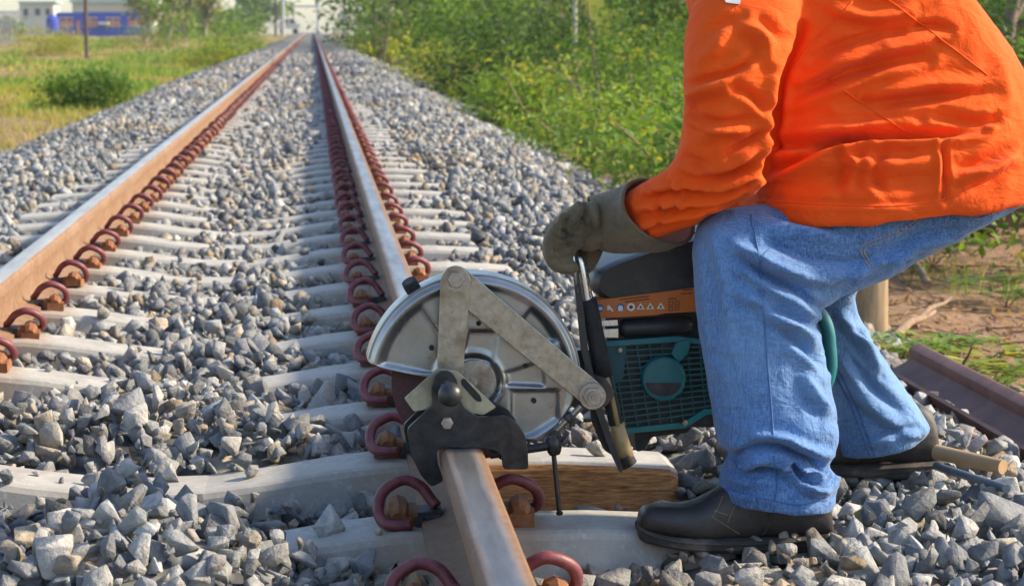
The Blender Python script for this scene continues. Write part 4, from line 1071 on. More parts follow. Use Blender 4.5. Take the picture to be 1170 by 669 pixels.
def build_boots():
    def sup(x, zt, zb, w, Y, n=26, p=0.62):
        c = (zt + zb) / 2; hgt = (zt - zb) / 2; out = []
        for k in range(n):
            t = 2 * math.pi * k / n; ct, st = math.cos(t), math.sin(t)
            out.append((x, Y + w * math.copysign(abs(ct) ** p, ct), c + hgt * math.copysign(abs(st) ** p, st)))
        return out
    Yb = 3.62
    up = [(729, 594, 604, .016), (732, 583, 606, .030), (740, 577, 608, .039), (755, 575, 610, .045), (775, 575, 612, .048), (792, 573, 613, .048), (806, 567, 613, .046), (820, 559, 613, .043), (838, 549, 613, .041),
          (865, 538, 613, .041), (900, 532, 613, .041), (928, 534, 612, .039), (940, 548, 612, .036), (946, 566, 611, .031), (949, 590, 610, .022)]
    so = [(727.5, 597, 609, .020, .0), (730, 597, 613, .034, .0), (740, 601, 617, .044, .0), (765, 606, 621, .051, .0), (800, 609, 625, .053, .0), (840, 610, 626.5, .050, .0), (870, 609, 627, .047, .0), (884, 608, 629.5, .047, .0), (920, 606, 630.5, .047, .0), (940, 605, 629, .044, .0), (951, 604, 624, .033, .0), (954, 604, 616, .020, .0)]
    a = at(953, 628, Yb)
    def geo(rows, p):
        S_ = catmull(np.array([r[:4] for r in rows], float), 3)
        return loft([sup(at(r[0], r[1], Yb)[0], at(r[0], r[1], Yb)[2], at(r[0], r[2], Yb)[2], r[3], Yb, p=p) for r in S_])
    uv, uf = geo(up, .75); sv, sf = geo(so, .45)
    welt = [(r[0], r[1] + 2.5, r[1] + 6.0, r[3] + .0022) for r in so]; wv, wf = geo(welt, .5)
    grv = [(r[0] * .999 + .0, r[1] + 9.5, r[1] + 11.5, r[3] + .0016) for r in so if 735 < r[0] < 950]; gv, gf = geo(grv, .5)
    uvv = np.asarray(uv); n = vnormals(uvv, uf); uvv = wobble(uvv, n, .0025, 22, seed=5.5)
    # creases across the instep
    base = np.array(at(953, 628, Yb))
    for lab, dst, ang in (('near', at(953, 628, Yb), 0.0), ('far', at(1074, 543, 4.14), 0.0)):
        d = np.asarray(dst) - base
        b = obj('boot', uvv + d, uf, BOOT_M, person, smooth=True)
        s = obj('sole', sv + d, sf, SOLE_M, b, auto=45)
        obj('welt', wv + d, wf, SOLE_M, b, auto=45); obj('sole_groove', gv + d, gf, SOLE_M, b, auto=45)
        def st(pts, nm, mt=THREAD_M, r=.0006, dash=.003):
            o = Vector((0, 0, CAM_Z)); tr = BVHTree.FromPolygons([Vector(v.tolist()) for v in uvv], uf)
            V = []
            k = seam(tr, pts, b, mt, r, nm, dash=dash)
            if k is not None:
                for v in k.data.vertices: v.co += Vector(d.tolist())
        st([(826, 567), (820, 580), (814, 590)], 'stitching'); st([(841, 575), (836, 585), (831, 597)], 'stitching'); st([(816, 583), (832, 588)], 'stitching'); st([(813, 590), (828, 599), (846, 610)], 'stitching')
        st([(877, 578), (879, 595), (872, 610)], 'pull_tab', SOLE_M, .0022, None)
build_boots()

def build_gloves():
    Yh = 3.745
    def chain(pts, r): return capsule([at(p[0], p[1], p[2]) for p in pts], r, 12, 4)
    parts = []
    # hand body: wrist to knuckles, broad along y
    for k, dy in enumerate((-.040, -.014, .012, .038)):
        y = Yh + dy
        parts.append(chain([(684, 252, Yh + dy * .75), (664, 247, y), (645, 255, y)], [.026, .0225, .0165]))
        sh = (0, -2, -2, 1)[k]
        parts.append(chain([(646, 256 + sh, y), (634, 266 + sh, y), (630, 284, y), (637, 301, y), (652, 305, y)], [.0160, .0150, .0145, .0140, .0128]))
    parts.append(chain([(680, 268, Yh + .02), (676, 290, Yh + .035), (668, 303, Yh + .03), (657, 308, Yh + .012)], [.022, .0175, .015, .0135]))     # thumb under the bar
    parts.append(chain([(684, 262, Yh - .02), (676, 272, Yh - .03), (668, 276, Yh - .02)], [.024, .021, .015]))
    parts.append(chain([(697, 254, Yh), (680, 254, Yh)], [.038, .036]))
    for dy in (-.034, 0, .034): parts.append(chain([(664, 262, Yh + dy), (652, 274, Yh + dy), (648, 286, Yh + dy)], [.022, .020, .016]))
    V, Fc, N = fuse(parts, 0.0034, 3)
    V = wobble(V, N, .0028, 30, seed=8.0)
    N = vnormals(V, Fc)
    V = fold(V, N, [([(667, 224), (668, 245), (660, 262)], 4, -.005), ([(650, 236), (645, 262), (650, 285)], 3, -.003), ([(636, 262), (650, 268), (660, 272)], 3, -.004), ([(676, 228), (680, 250), (690, 275)], 4, .003), ([(632, 268), (642, 272), (652, 270)], 2.5, -.003), ([(630, 286), (640, 286), (650, 282)], 2.5, -.003), ([(655, 240), (664, 250), (672, 268)], 3, -.003), ([(640, 252), (646, 246), (656, 238)], 3, .003), ([(684, 228), (688, 246), (684, 262)], 3, -.003)])
    g = obj('glove', V, Fc, GLOVE_M, person, smooth=True)
    trg = BVHTree.FromPolygons([Vector(v.tolist()) for v in V], Fc)
    for pts in ([(668, 226), (664, 244), (655, 262), (648, 276)], [(640, 250), (634, 268), (635, 288), (642, 300)], [(690, 226), (694, 250), (692, 280)]):
        seam(trg, pts, g, GLOVE_M, .0016, 'glove_seam', lift=.0003)
    # gauntlet cuff, an open flaring sleeve
    spec = [(672, 224, 684, 284, 3.74, .040), (684, 222, 697, 288, 3.735, .047), (700, 219, 716, 290, 3.725, .053), (713, 214, 732, 290, 3.715, .058), (722, 210, 752, 290, 3.708, .064), (729, 207, 774, 280, 3.70, .066)]
    Sx = catmull(np.array(spec, float), 5)
    rings = [ring((r[0], r[1]), (r[2], r[3]), r[4], r[5], n=40, p=1.0, tilt=.060 * (i / (len(Sx) - 1)) ** 1.3) for i, r in enumerate(Sx)]
    ins = [[np.asarray(q) * .93 + np.mean(np.asarray(rg), 0) * .07 for q in rg] for rg in rings]
    V, Fc = loft(rings, cap=False); n = vnormals(V, Fc)
    V = wobble(V, n, .006, 14, seed=4.0)
    V2 = V - n * (0.0032 if (n[0] @ (V[0] - np.mean(V[:40], 0))) > 0 else -0.0032)
    m = 40; k = len(rings)
    Fa = [f for f in Fc]; Fb = [tuple(i + len(V) for i in f[::-1]) for f in Fc]
    rim = [((k - 1) * m + i, (k - 1) * m + (i + 1) % m, len(V) + (k - 1) * m + (i + 1) % m, len(V) + (k - 1) * m + i) for i in range(m)]
    obj('cuff', V, Fa + rim[:0], GLOVE_M, g, smooth=True)
    obj('cuff_lining', np.concatenate([V2]), [f[::-1] for f in Fc], LINING_M, g, smooth=True)
    e = np.array([V[(k - 1) * m + i] * .5 + V2[(k - 1) * m + i] * .5 for i in list(range(m)) + [0]])
    obj('cuff_hem', *tube(e, .0034, 8, cap=False), GLOVE_M, g, smooth=True)
    # far hand on the rear handle, behind the knee
    Yr = 3.94; parts = []
    for k, dy in enumerate((-.034, -.012, .012, .034)):
        parts.append(capsule([at(885, 300, Yr + dy), at(893, 325, Yr + dy), at(905, 345, Yr + dy)], [.028, .024, .016], 10, 4))
        parts.append(capsule([at(905, 345, Yr + dy), at(912, 356, Yr + dy), at(905, 365, Yr + dy), at(893, 362, Yr + dy)], [.0155, .0145, .014, .0125], 10, 4))
    parts.append(capsule([at(880, 325, Yr + .02), at(884, 345, Yr + .045), at(895, 352, Yr + .04)], [.02, .016, .0135], 10, 4))
    parts.append(capsule([at(872, 270, 3.96), at(884, 305, Yr)], [.05, .036], 12, 4))
    V, Fc, N = fuse(parts, .0045, 3); obj('glove', V, Fc, GLOVE_M, person, smooth=True)
build_gloves()

def build_body():
    A = lambda x, y, Y: at(x, y, Y)
    parts = [capsule([A(1085, 185, 3.81), A(1015, 120, 3.81), A(950, 40, 3.81), A(890, -30, 3.81)], [.07, .11, .12, .085], 16),
             capsule([A(870, -60, 3.81), A(835, -110, 3.81), A(815, -135, 3.81)], [.06, .055, .055], 14)]
    hc = A(795, -185, 3.81)
    parts.append(capsule([hc + np.array([.01, 0, .035]), hc + np.array([-.02, 0, -.03]), hc + np.array([-.045, 0, -.07])], [.088, .08, .055], 18))
    parts.append(capsule([hc + np.array([-.085, 0, -.005]), hc + np.array([-.108, 0, -.035])], [.010, .014], 8))
    for s in (-1, 1): parts.append(capsule([hc + np.array([.012, s * .083, -.03]), hc + np.array([.02, s * .088, .01])], [.012, .016], 8))
    for y0, y1, y2, leg in ((3.70, 3.60, 3.72, 0), (3.92, 4.02, 3.95, 1)):
        if leg == 0: parts.append(capsule([A(870, -25, 3.68), A(840, 60, 3.61), A(828, 190, 3.61), A(765, 236, 3.655), A(690, 255, 3.74)], [.05, .042, .034, .026, .022], 12))
        else: parts.append(capsule([A(870, -15, 3.94), A(845, 80, 4.02), A(850, 190, 4.03), A(872, 270, 3.97), A(886, 310, 3.94)], [.05, .042, .034, .026, .022], 12))
    parts.append(capsule([A(1090, 205, 3.74), A(980, 250, 3.70), A(870, 285, 3.665), A(868, 400, 3.645), A(882, 540, 3.63), A(885, 590, 3.62)], [.05, .06, .05, .045, .035, .03], 14))
    parts.append(capsule([A(1090, 205, 3.88), A(1000, 250, 3.97), A(940, 305, 4.08), A(965, 400, 4.12), A(1005, 490, 4.14), A(1010, 525, 4.14)], [.05, .06, .05, .045, .035, .03], 14))
    V, Fc, N = fuse(parts, .009, 4)
    b = obj('body', V, Fc, SKIN_M, person, smooth=True)
    # hair cap and eyes of the head above the picture
    hv, hf = capsule([hc + np.array([.022, 0, .045]), hc + np.array([.02, 0, -.01])], [.089, .086], 18)
    obj('hair', hv, hf, HAIR_M, b, smooth=True)
    for s in (-1, 1): obj('eye', *ball(hc + np.array([-.083, s * .032, .002]), .011), PRINT_W, b, smooth=True)
    mv, mf = capsule([hc + np.array([-.088, -.022, -.068]), hc + np.array([-.094, 0, -.070]), hc + np.array([-.088, .022, -.068])], [.006, .008, .006], 8)
    obj('mouth', mv, mf, CLIP_M, b, smooth=True)
build_body()
# ------------------------------------------------------------------ vegetation
def leaf_mat(name, rough=0.55, trans=0.42):
    m = Mat(name, rough=rough, spec=0.3)
    t = m.attr('tone'); m.color(t)
    tr = m.n('BsdfTranslucent'); m.l(m.mix(1.0, t, (1.6, 1.5, 0.7), 'MULTIPLY'), tr.inputs[0])
    mx = m.n('MixShader'); mx.inputs[0].default_value = trans
    m.l(m.b.outputs[0], mx.inputs[1]); m.l(tr.outputs[0], mx.inputs[2]); m.l(mx.outputs[0], m.out.inputs[0])
    return m.m
LEAF_M = leaf_mat('leaf'); GRASS_M = leaf_mat('grass_blade', 0.7, 0.3)
BARK_M = paint_mat('bark', (0.10, 0.075, 0.055), (0.22, 0.17, 0.125), 0.9, 12)
PALEBARK_M = paint_mat('pale_bark', (0.30, 0.26, 0.21), (0.46, 0.41, 0.34), 0.9, 10)
TWIG_M = paint_mat('dry_twig', (0.17, 0.105, 0.065), (0.33, 0.22, 0.14), 0.9, 20)
def leaves(P, size, col, r, asp=0.42, up=0.35, droop=0.15):
    """bent diamond leaves: 4 triangles' worth of blade each"""
    n = len(P)
    d = r.normal(size=(n, 3)); d[:, 2] = d[:, 2] * 0.6 - droop; d /= np.linalg.norm(d, axis=1)[:, None]
    nn = r.normal(size=(n, 3)); nn[:, 2] = np.abs(nn[:, 2]) + up; s = np.cross(d, nn); s /= np.linalg.norm(s, axis=1)[:, None] + 1e-9
    nn = np.cross(s, d)
    L = size[:, None]; w = L * asp
    base = P; tip = P + d * L - nn * L * 0.12; mid = P + d * L * 0.45 + nn * L * 0.06
    a, b = mid + s * w * .5, mid - s * w * .5
    V = np.stack([base, a, tip, b], 1).reshape(-1, 3)
    i = np.arange(n)[:, None] * 4
    Fc = np.concatenate([i + np.array([[0, 1, 2]]), i + np.array([[0, 2, 3]])], 1).reshape(-1, 3)
    return V, Fc, np.repeat(col, 4, 0)
def cat3(L):
    Vs, Fs, Cs, n = [], [], [], 0
    for V, Fc, C in L:
        Vs.append(V); Fs.append(np.asarray(Fc) + n); Cs.append(C); n += len(V)
    return np.concatenate(Vs), np.concatenate(Fs), np.concatenate(Cs)
GREENS = {'bright': ((0.10, 0.20, 0.025), (0.22, 0.33, 0.05)), 'mid': ((0.055, 0.12, 0.022), (0.12, 0.21, 0.04)), 'dark': ((0.022, 0.06, 0.016), (0.06, 0.11, 0.03)),
          'yellow': ((0.22, 0.26, 0.03), (0.36, 0.36, 0.06)), 'olive': ((0.11, 0.13, 0.04), (0.22, 0.22, 0.08)), 'dry': ((0.30, 0.22, 0.09), (0.46, 0.36, 0.17))}
def tone(kind, n, r):
    a, b = GREENS[kind]; t = r.random((n, 1)); return (np.array(a) * (1 - t) + np.array(b) * t) * r.uniform(.8, 1.2, (n, 1))
def clumpy(c, rad, nc, nl, r, cs=0.28, shell=0.55):
    """leaf positions in clumps spread through an ellipsoid"""
    q = r.normal(size=(nc, 3)); q /= np.linalg.norm(q, axis=1)[:, None]; q *= (r.uniform(shell, 1.0, (nc, 1)))
    q *= 1 + 0.22 * r.normal(size=(nc, 1))
    k = r.integers(0, nc, nl); off = r.normal(size=(nl, 3)) * cs * r.uniform(.6, 1.3, (nc, 1))[k]
    P = (q[k] + off) * np.asarray(rad) + np.asarray(c)
    return P, k
def bush(name, label, cx, cy, rad, nl, size, kind, r, cat='bush', group=None, zb=None, nc=26, kind2=None, stems=5):
    z0 = float(h_ground(cx, cy)) if zb is None else zb
    root = empty(name, (cx, cy, z0), label, cat, group)
    P, k = clumpy((cx, cy, z0 + rad[2] * .82), rad, nc, nl, r)
    P[:, 2] = np.maximum(P[:, 2], z0 + 0.02)
    C = tone(kind, nl, r)
    if kind2:
        sel = (r.random(nc) < .35)[k]; C[sel] = tone(kind2, sel.sum(), r)
    V, Fc, C = leaves(P, size * r.uniform(.6, 1.3, nl), C, r)
    obj('foliage', V, Fc, LEAF_M, root, colors=C)
    for i in range(stems):
        a = r.uniform(0, 6.28); e = np.array([cx + math.cos(a) * rad[0] * .5, cy + math.sin(a) * rad[1] * .5, z0 + rad[2] * r.uniform(.9, 1.5)])
        b = np.array([cx + math.cos(a) * .05, cy + math.sin(a) * .05, z0 - .05])
        obj('stem', *tube(np.array([b, b * .5 + e * .5 + r.normal(size=3) * .04 * rad[0], e]), [.016 * rad[2] + .006, .010 * rad[2] + .004, .003], 5), BARK_M, root, smooth=True)
    return root
def tree(name, label, x, y, hgt, crown, nl, size, kind, r, bark=None, trunk_r=.10, base_crown=.25, kind2=None, group=None, nc=46):
    z0 = float(h_ground(x, y)) - .03
    root = empty(name, (x, y, z0), label, 'tree', group)
    top = np.array([x + r.normal() * .1 * hgt, y, z0 + hgt * .92]); b = np.array([x, y, z0])
    mid = b * .5 + top * .5 + np.array([r.normal() * .03 * hgt, 0, 0])
    C0 = catmull(np.array([b, b * .75 + mid * .25, mid, top]), 4)
    tr = obj('trunk', *tube(C0, np.linspace(trunk_r, trunk_r * .15, len(C0)), 8), bark or BARK_M, root, smooth=True)
    for i in range(12):
        t = r.uniform(base_crown * .9, .9); p = C0[int(t * (len(C0) - 1))]; a = r.uniform(0, 6.28); L = crown * r.uniform(.5, .95) * (1.1 - t * .5)
        e = p + np.array([math.cos(a) * L, math.sin(a) * L, L * r.uniform(.2, .7)])
        obj('limb', *tube(np.array([p, p * .5 + e * .5 + np.array([0, 0, -.05 * L]), e]), [trunk_r * .42, trunk_r * .25, trunk_r * .06], 5), bark or BARK_M, tr, smooth=True)
    zc = z0 + hgt * (base_crown + 1.0) / 2
    P, k = clumpy((x, y, zc), (crown, crown, hgt * (1 - base_crown) / 2), nc, nl, r, cs=.22, shell=.3)
    C = tone(kind, nl, r)
    if kind2:
        sel = (r.random(nc) < .35)[k]; C[sel] = tone(kind2, sel.sum(), r)
    V, Fc, C = leaves(P, size * r.uniform(.6, 1.3, nl), C, r)
    obj('crown', V, Fc, LEAF_M, root, colors=C)
    return root
def XYpx(px, py, z=GROUND_Z):
    """ground point seen at a photo pixel"""
    d = FWD + RIGHT * ((px - 585.0) / F_PX) + UP * (-(py - 334.5) / F_PX); t = (z - CAM_Z) / d[2]; return d[0] * t, d[1] * t
def Xat(px, Y): return float(at(px, 300, Y)[0])

def vegetation():
    r = np.random.default_rng(21)
    L = []
    # ---- left field: grass
    def blades(x, y, hgt, wid, col, lean=.35):
        n = len(x); z = h_ground(x, y); a = r.uniform(0, 6.28, n); s = np.stack([np.cos(a), np.sin(a), np.zeros(n)], 1) * (wid / 2)[:, None]
        b = np.stack([x, y, z - .02], 1); ln = np.stack([r.normal(size=n) * lean, r.normal(size=n) * lean, np.zeros(n)], 1) * hgt[:, None]
        m_ = b + ln * .35 + np.array([0, 0, 1]) * (hgt * .6)[:, None]; t = b + ln + np.array([0, 0, 1]) * (hgt * .97)[:, None]
        V = np.stack([b - s, b + s, m_ + s * .7, m_ - s * .7, t], 1).reshape(-1, 3); i = np.arange(n)[:, None] * 5
        Fc = np.concatenate([i + np.array([[0, 1, 2]]), i + np.array([[0, 2, 3]]), i + np.array([[3, 2, 4]])], 1).reshape(-1, 3)
        return V, Fc, np.repeat(col, 5, 0)
    def patchy(x, y, s=1.0):
        return np.array([mnoise.noise(Vector((a * .22 * s, b * .07 * s, 3.3))) + .5 * mnoise.noise(Vector((a * .7 * s, b * .25 * s, 8.1))) for a, b in zip(x, y)])
    n = 120000
    iy = r.uniform(1 / 260, 1 / 16, n); y = 1 / iy; x0 = -0.18 * y - 2.5; x1 = np.full(n, XC - 2.28)
    x = x0 + (x1 - x0) * r.random(n); ok = x0 < x1; x, y = x[ok], y[ok]
    p = patchy(x, y); bxy = XYpx(98, 124); keep = ((p > -.02) | (r.random(len(x)) < .14)) & ~((np.abs(x - bxy[0]) < .55) & (np.abs(y - bxy[1] + .9) < 1.6)); x, y, p = x[keep], y[keep], p[keep]; n = len(x)
    k = r.random(n); C = np.where((p > .22)[:, None], tone('bright', n, r), tone('yellow', n, r)); C = np.where(((p < .10) & (k < .5))[:, None], tone('dry', n, r), C); C = np.where((k > .93)[:, None], tone('dry', n, r), C)
    hg = (0.06 + .13 * r.random(n)) * (1 + 1.1 * np.clip(p, 0, 1)) * (0.75 + y / 400)
    L.append(blades(x, y, hg, np.maximum(.012, y * .00055), C))
    # ---- right strip: grass between the shrubs
    n = 17000
    iy = r.uniform(1 / 200, 1 / 8.0, n); y = 1 / iy; x0 = np.full(n, XC + 2.32); x1 = .325 * y + 1.5; x = x0 + (x1 - x0) * r.random(n) ** 1.15
    p = patchy(x, y, 1.6); bare = ((x / y) > .245) & (y < 22)
    keep = np.where(bare, (p > .35) & (r.random(n) < .5), (p > -.25) | (r.random(n) < .3)); x, y, p = x[keep], y[keep], p[keep]; n = len(x)
    C = np.where((p > .1)[:, None], tone('bright', n, r), tone('mid', n, r)); k = r.random(n); C = np.where((k > .86)[:, None], tone('dry', n, r), C)
    L.append(blades(x, y, (.07 + .16 * r.random(n)) * (.8 + y / 120), np.maximum(.008, y * .0005), C))
    V, Fc, C = cat3(L)
    tag(obj('grass', V, Fc, GRASS_M, colors=C), 'rough grass of green and straw yellow blades beside the track', 'grass', kind='stuff')
    # ---- right undergrowth: leafy weeds in one mass
    L = []; stems = []
    n = 900; iy = r.uniform(1 / 90, 1 / 9.5, n); yy = 1 / iy
    for i in range(n):
        y = yy[i]; lim = .30 * y + .5
        x = XC + 2.45 + (lim - (XC + 2.45)) * r.random() ** .9
        if x < XC + 2.4 or ((x / y) > .215 and y < 17 and r.random() < .9): continue
        pp = mnoise.noise(Vector((x * .35, y * .12, 1.0)))
        if pp < -.08 and r.random() < .9: continue
        h = (0.24 + .44 * r.random()) * (1 + .7 * max(pp, 0)) + .14 * min(y / 20, 4); w_ = h * r.uniform(.7, 1.2)
        nl = int(130 * (1 if y < 30 else .7)); P, kk = clumpy((x, y, float(h_ground(x, y)) + h * .62), (w_, w_, h * .55), 11, nl, r, cs=.17, shell=.25)
        q = mnoise.noise(Vector((x * .55 + 40, y * .22, 5.0))) + .12 * r.normal(); kd = 'dark' if q < -.26 else 'olive' if q < -.12 else 'mid' if q < .10 else 'bright' if q < .38 else 'yellow'
        q2 = mnoise.noise(Vector((x * .8, y * .33 + 9, 2.0))); h *= 1 + .75 * q2
        L.append(leaves(P, np.maximum(.06, y * .0030) * r.uniform(.6, 1.4, nl), tone(kd, nl, r) * (1 + .45 * q2) * r.uniform(.8, 1.15), r, asp=.42 + .12 * q))
    V, Fc, C = cat3(L)
    tag(obj('undergrowth', V, Fc, LEAF_M, colors=C), 'tangle of low green weeds growing right of the ballast', 'weeds', kind='stuff')
    # ---- far wood on the right, one mass behind the single shrubs
    L = []
    for i in range(260):
        y = 1 / r.uniform(1 / 330, 1 / 34); edge = .050 * y + 4.4 if y < 100 else .010 * y + 8.4
        x = edge + (r.random() ** 1.3) * (0.32 * y)
        h = r.uniform(1.1, 3.0) * (1 + y / 150); w_ = r.uniform(.8, 1.8) * (1 + y / 160)
        nl = 330; P, kk = clumpy((x, y, float(h_ground(x, y)) + h * .7), (w_, w_, h * .75), 22, nl, r, cs=.24, shell=.35)
        kd = ['mid', 'dark', 'dark', 'olive', 'dark', 'bright'][int(np.clip(3 + 7 * mnoise.noise(Vector((x * .12, y * .03, 4.0))), 0, 5))]
        L.append(leaves(P, np.maximum(.16, y * .0034) * r.uniform(.6, 1.3, nl), tone(kd, nl, r), r, asp=.5))
    V, Fc, C = cat3(L)
    tag(obj('far_wood', V, Fc, LEAF_M, colors=C), 'far-off green wood that fills the background right of the track', 'wood', kind='stuff')
    # ---- taller shrubs between the weeds and the wood
    for (px, py, rd, kd, k2, lab) in ((590, 118, (1.2, 1.0, .8), 'mid', 'dark', 'dark-leaved shrub halfway between the ballast edge and the white pole'),
            (640, 132, (.8, .8, .32), 'dark', 'bright', 'leafy shrub in front of the foot of the white pole'), (722, 138, (.8, .8, .55), 'mid', 'yellow', 'tall leafy shrub in front of the banana plant'),
            (545, 84, (1.6, 1.6, 1.1), 'mid', 'bright', 'rounded shrub behind the pale fallen log'), (480, 66, (1.7, 2.0, 1.1), 'dark', 'mid', 'dark shrub beyond the yellow-green one at the narrowing ballast'),
            (765, 190, (.5, .5, .42), 'bright', 'mid', 'low leafy shrub just above the gauntlet cuff'), (600, 158, (.6, .7, .42), 'yellow', 'bright', 'yellow-green low shrub along the middle of the right ballast edge')):
        bush('shrub', lab, *XYpx(px, py), rd, int(2600 + 900 * rd[2]), .035 + .0028 * XYpx(px, py)[1] * .8, kd, r, kind2=k2, group='shrubs right of the ballast', nc=34)
    # ---- far scrub on the left beyond the field
    L = []
    for i in range(70):
        y = r.uniform(150, 340); x = -(.006 * y + 4.5) - r.random() ** .8 * .125 * y
        if -.062 > x / y and y < 320: continue
        h = r.uniform(1.2, 3.0); w_ = r.uniform(1.5, 2.6); nl = 200
        P, kk = clumpy((x, y, GROUND_Z + h * .7), (w_, w_, h * .75), 14, nl, r, cs=.26, shell=.3)
        kd = ['mid', 'bright', 'olive', 'mid'][int(r.integers(0, 4))]
        L.append(leaves(P, .003 * y * r.uniform(.6, 1.3, nl), tone(kd, nl, r), r, asp=.5))
    V, Fc, C = cat3(L)
    tag(obj('far_scrub', V, Fc, LEAF_M, colors=C), 'far green scrub along the left side of the track', 'scrub', kind='stuff')
    # ---- single bushes, left
    bush('bush', 'dense dark green round bush standing alone in the left field', *XYpx(98, 127), (.62, .45, .30), 3800, .075, 'mid', r, kind2='bright', group='bushes beside the track')
    bush('bush', 'yellow-green bush at the left ballast edge, nearest to the rails', *XYpx(248, 78), (.9, 1.0, .42), 2400, .11, 'yellow', r, kind2='bright', group='bushes beside the track')
    bush('bush', 'straw-coloured bushy weed left of the thin dark post', *XYpx(50, 66), (1.6, 1.2, .62), 2400, .12, 'yellow', r, kind2='dry', group='bushes beside the track')
    bush('bush', 'olive bush right of the thin dark post', *XYpx(170, 56), (1.6, 1.4, .55), 1900, .14, 'olive', r, kind2='bright', group='bushes beside the track')
    bush('bush', 'green bush left of the rails where they begin to merge', *XYpx(262, 60), (1.4, 1.6, .75), 2000, .15, 'bright', r, kind2='yellow', group='bushes beside the track')
    bush('bush', 'light green low bush under the blue building', *XYpx(128, 58), (1.6, 1.2, .36), 1500, .12, 'bright', r, kind2='dry', group='bushes beside the track')
    # ---- single shrubs, right
    rb = 'shrubs right of the ballast'
    bush('shrub', 'bright green leafy shrub by the ballast, level with the gloved hand', *XYpx(690, 196), (.62, .55, .36), 2600, .06, 'bright', r, kind2='yellow', group=rb)
    bush('shrub', 'yellow-green shrub beside the narrowing ballast on the right', *XYpx(520, 112), (.9, 1.0, .50), 2600, .085, 'yellow', r, kind2='bright', group=rb)
    bush('shrub', 'broad dark green shrub right of the white pole', *XYpx(745, 100), (1.3, 1.4, .85), 4200, .10, 'mid', r, kind2='dark', group=rb)
    bush('shrub', 'round pale green shrub left of the white pole', *XYpx(610, 96), (1.4, 1.2, .70), 3000, .10, 'olive', r, kind2='bright', group=rb)
    bush('shrub', 'tall green shrub touching the orange sleeve', *XYpx(752, 150), (.85, .8, .80), 3600, .075, 'bright', r, kind2='mid', group=rb)
    bush('shrub', 'small yellow-green shrub at the far right ballast edge', *XYpx(440, 72), (1.2, 1.5, .72), 2200, .13, 'yellow', r, kind2='bright', group=rb)
    bush('shrub', 'dark green shrub beside the far white disc sign', *XYpx(425, 52), (2.2, 2.8, 1.25), 2600, .2, 'mid', r, kind2='bright', group=rb)
    bush('shrub', 'dark shrub behind the bent back at the right edge of the picture', 4.9, 15.5, (1.0, .9, .72), 2600, .075, 'dark', r, kind2='mid', group=rb)
    # ---- trees
    tg = 'trees beyond the right shrubs'
    for (px, Y, h, cr, nl, kd, k2, bc, lab) in (
            (560, 75, 7.5, 3.0, 4200, 'dark', 'mid', .08, 'dark leafy tree left of the white pole, its shaded foliage hanging low'),
            (480, 95, 8.0, 3.4, 4200, 'mid', 'bright', .10, 'mid green tree beyond the narrowing ballast'),
            (745, 48, 7.0, 2.6, 5600, 'mid', 'bright', .10, 'leafy green tree directly left of the orange shoulder'),
            (430, 120, 8.0, 3.2, 3600, 'mid', 'olive', .14, 'green tree near the far white disc sign'),
            (1130, 26, 6.0, 2.2, 4600, 'dark', 'mid', .10, 'dark tree behind the bent back at the top right corner'),
            (640, 110, 8.5, 3.8, 3800, 'dark', 'mid', .05, 'far dark tree directly behind the white pole')):
        tree('tree', lab, Xat(px, Y), Y, h, cr, int(nl * (1.7 if Y > 70 else 1)), .0026 * Y + .04, kd, r, base_crown=bc, kind2=k2, group=tg, trunk_r=.13)
    tg = 'thin trees on the left'
    for (px, Y, h, lab) in ((172, 150, 5.0, 'thin pale-trunked tree just right of the blue building'), (196, 165, 5.5, 'thin tree second to the right of the blue building'),
                            (214, 175, 5.2, 'thin tree third to the right of the blue building'), (238, 185, 6.0, 'thin tree fourth to the right of the blue building'), (300, 330, 7.0, 'far green tree left of the rails on the skyline')):
        tree('tree', lab, Xat(px, Y), Y, h, 1.3 if Y < 300 else 4.0, 700 if Y < 300 else 1500, .0028 * Y, 'mid' if Y > 300 else 'olive', r, bark=PALEBARK_M, trunk_r=.16, base_crown=.22, kind2='bright', group=tg, nc=20)
    # thin sapling by the ballast
    tree('sapling', 'slender sapling with a bare stem by the right ballast edge', Xat(437, 62), 62, 3.2, .8, 420, .13, 'bright', r, trunk_r=.05, base_crown=.45, group='saplings', nc=12)
    tree('sapling', 'spindly sapling among the weeds left of the orange sleeve', Xat(690, 24), 24, 2.2, .45, 320, .085, 'mid', r, trunk_r=.02, base_crown=.2, group='saplings', nc=12)
    # banana plant
    bx, by = Xat(692, 35), 35.0; z0 = float(h_ground(bx, by)); root = empty('banana_plant', (bx, by, z0), 'banana plant with broad pale green leaves right of the white pole', 'plant')
    obj('stem', *tube(np.array([(bx, by, z0), (bx, by, z0 + .5), (bx + .03, by, z0 + 1.0)]), [.09, .08, .06], 10), paint_mat('banana_stem', (.16, .2, .05), (.25, .28, .09), .6), root, smooth=True)
    for k, (a, ln, lift) in enumerate(((2.6, 1.0, .55), (.5, .9, .75), (1.3, 1.0, 1.15), (3.4, .9, .2), (5.6, .8, .35), (1.7, 1.1, 1.5))):
        d = np.array([math.cos(a), .5 * math.sin(a), 0]); d /= np.linalg.norm(d); s = np.array([-d[1], d[0], 0]); rows = []
        for t in np.linspace(0, 1, 9):
            c = np.array([bx, by, z0 + .85]) + d * ln * t * .8 + np.array([0, 0, lift * t - .75 * t * t * ln * .8]); wd = .17 * math.sin(math.pi * min(1, t * .93 + .07)) ** .6
            rows.append([c - s * wd + np.array([0, -.03, .06 * wd]), c, c + s * wd + np.array([0, .03, .06 * wd])])
        V = np.array(rows).reshape(-1, 3); i = np.arange(8)[:, None] * 3; Fc = np.concatenate([i + np.array([[0, 1, 4, 3]]), i + np.array([[1, 2, 5, 4]])], 0)
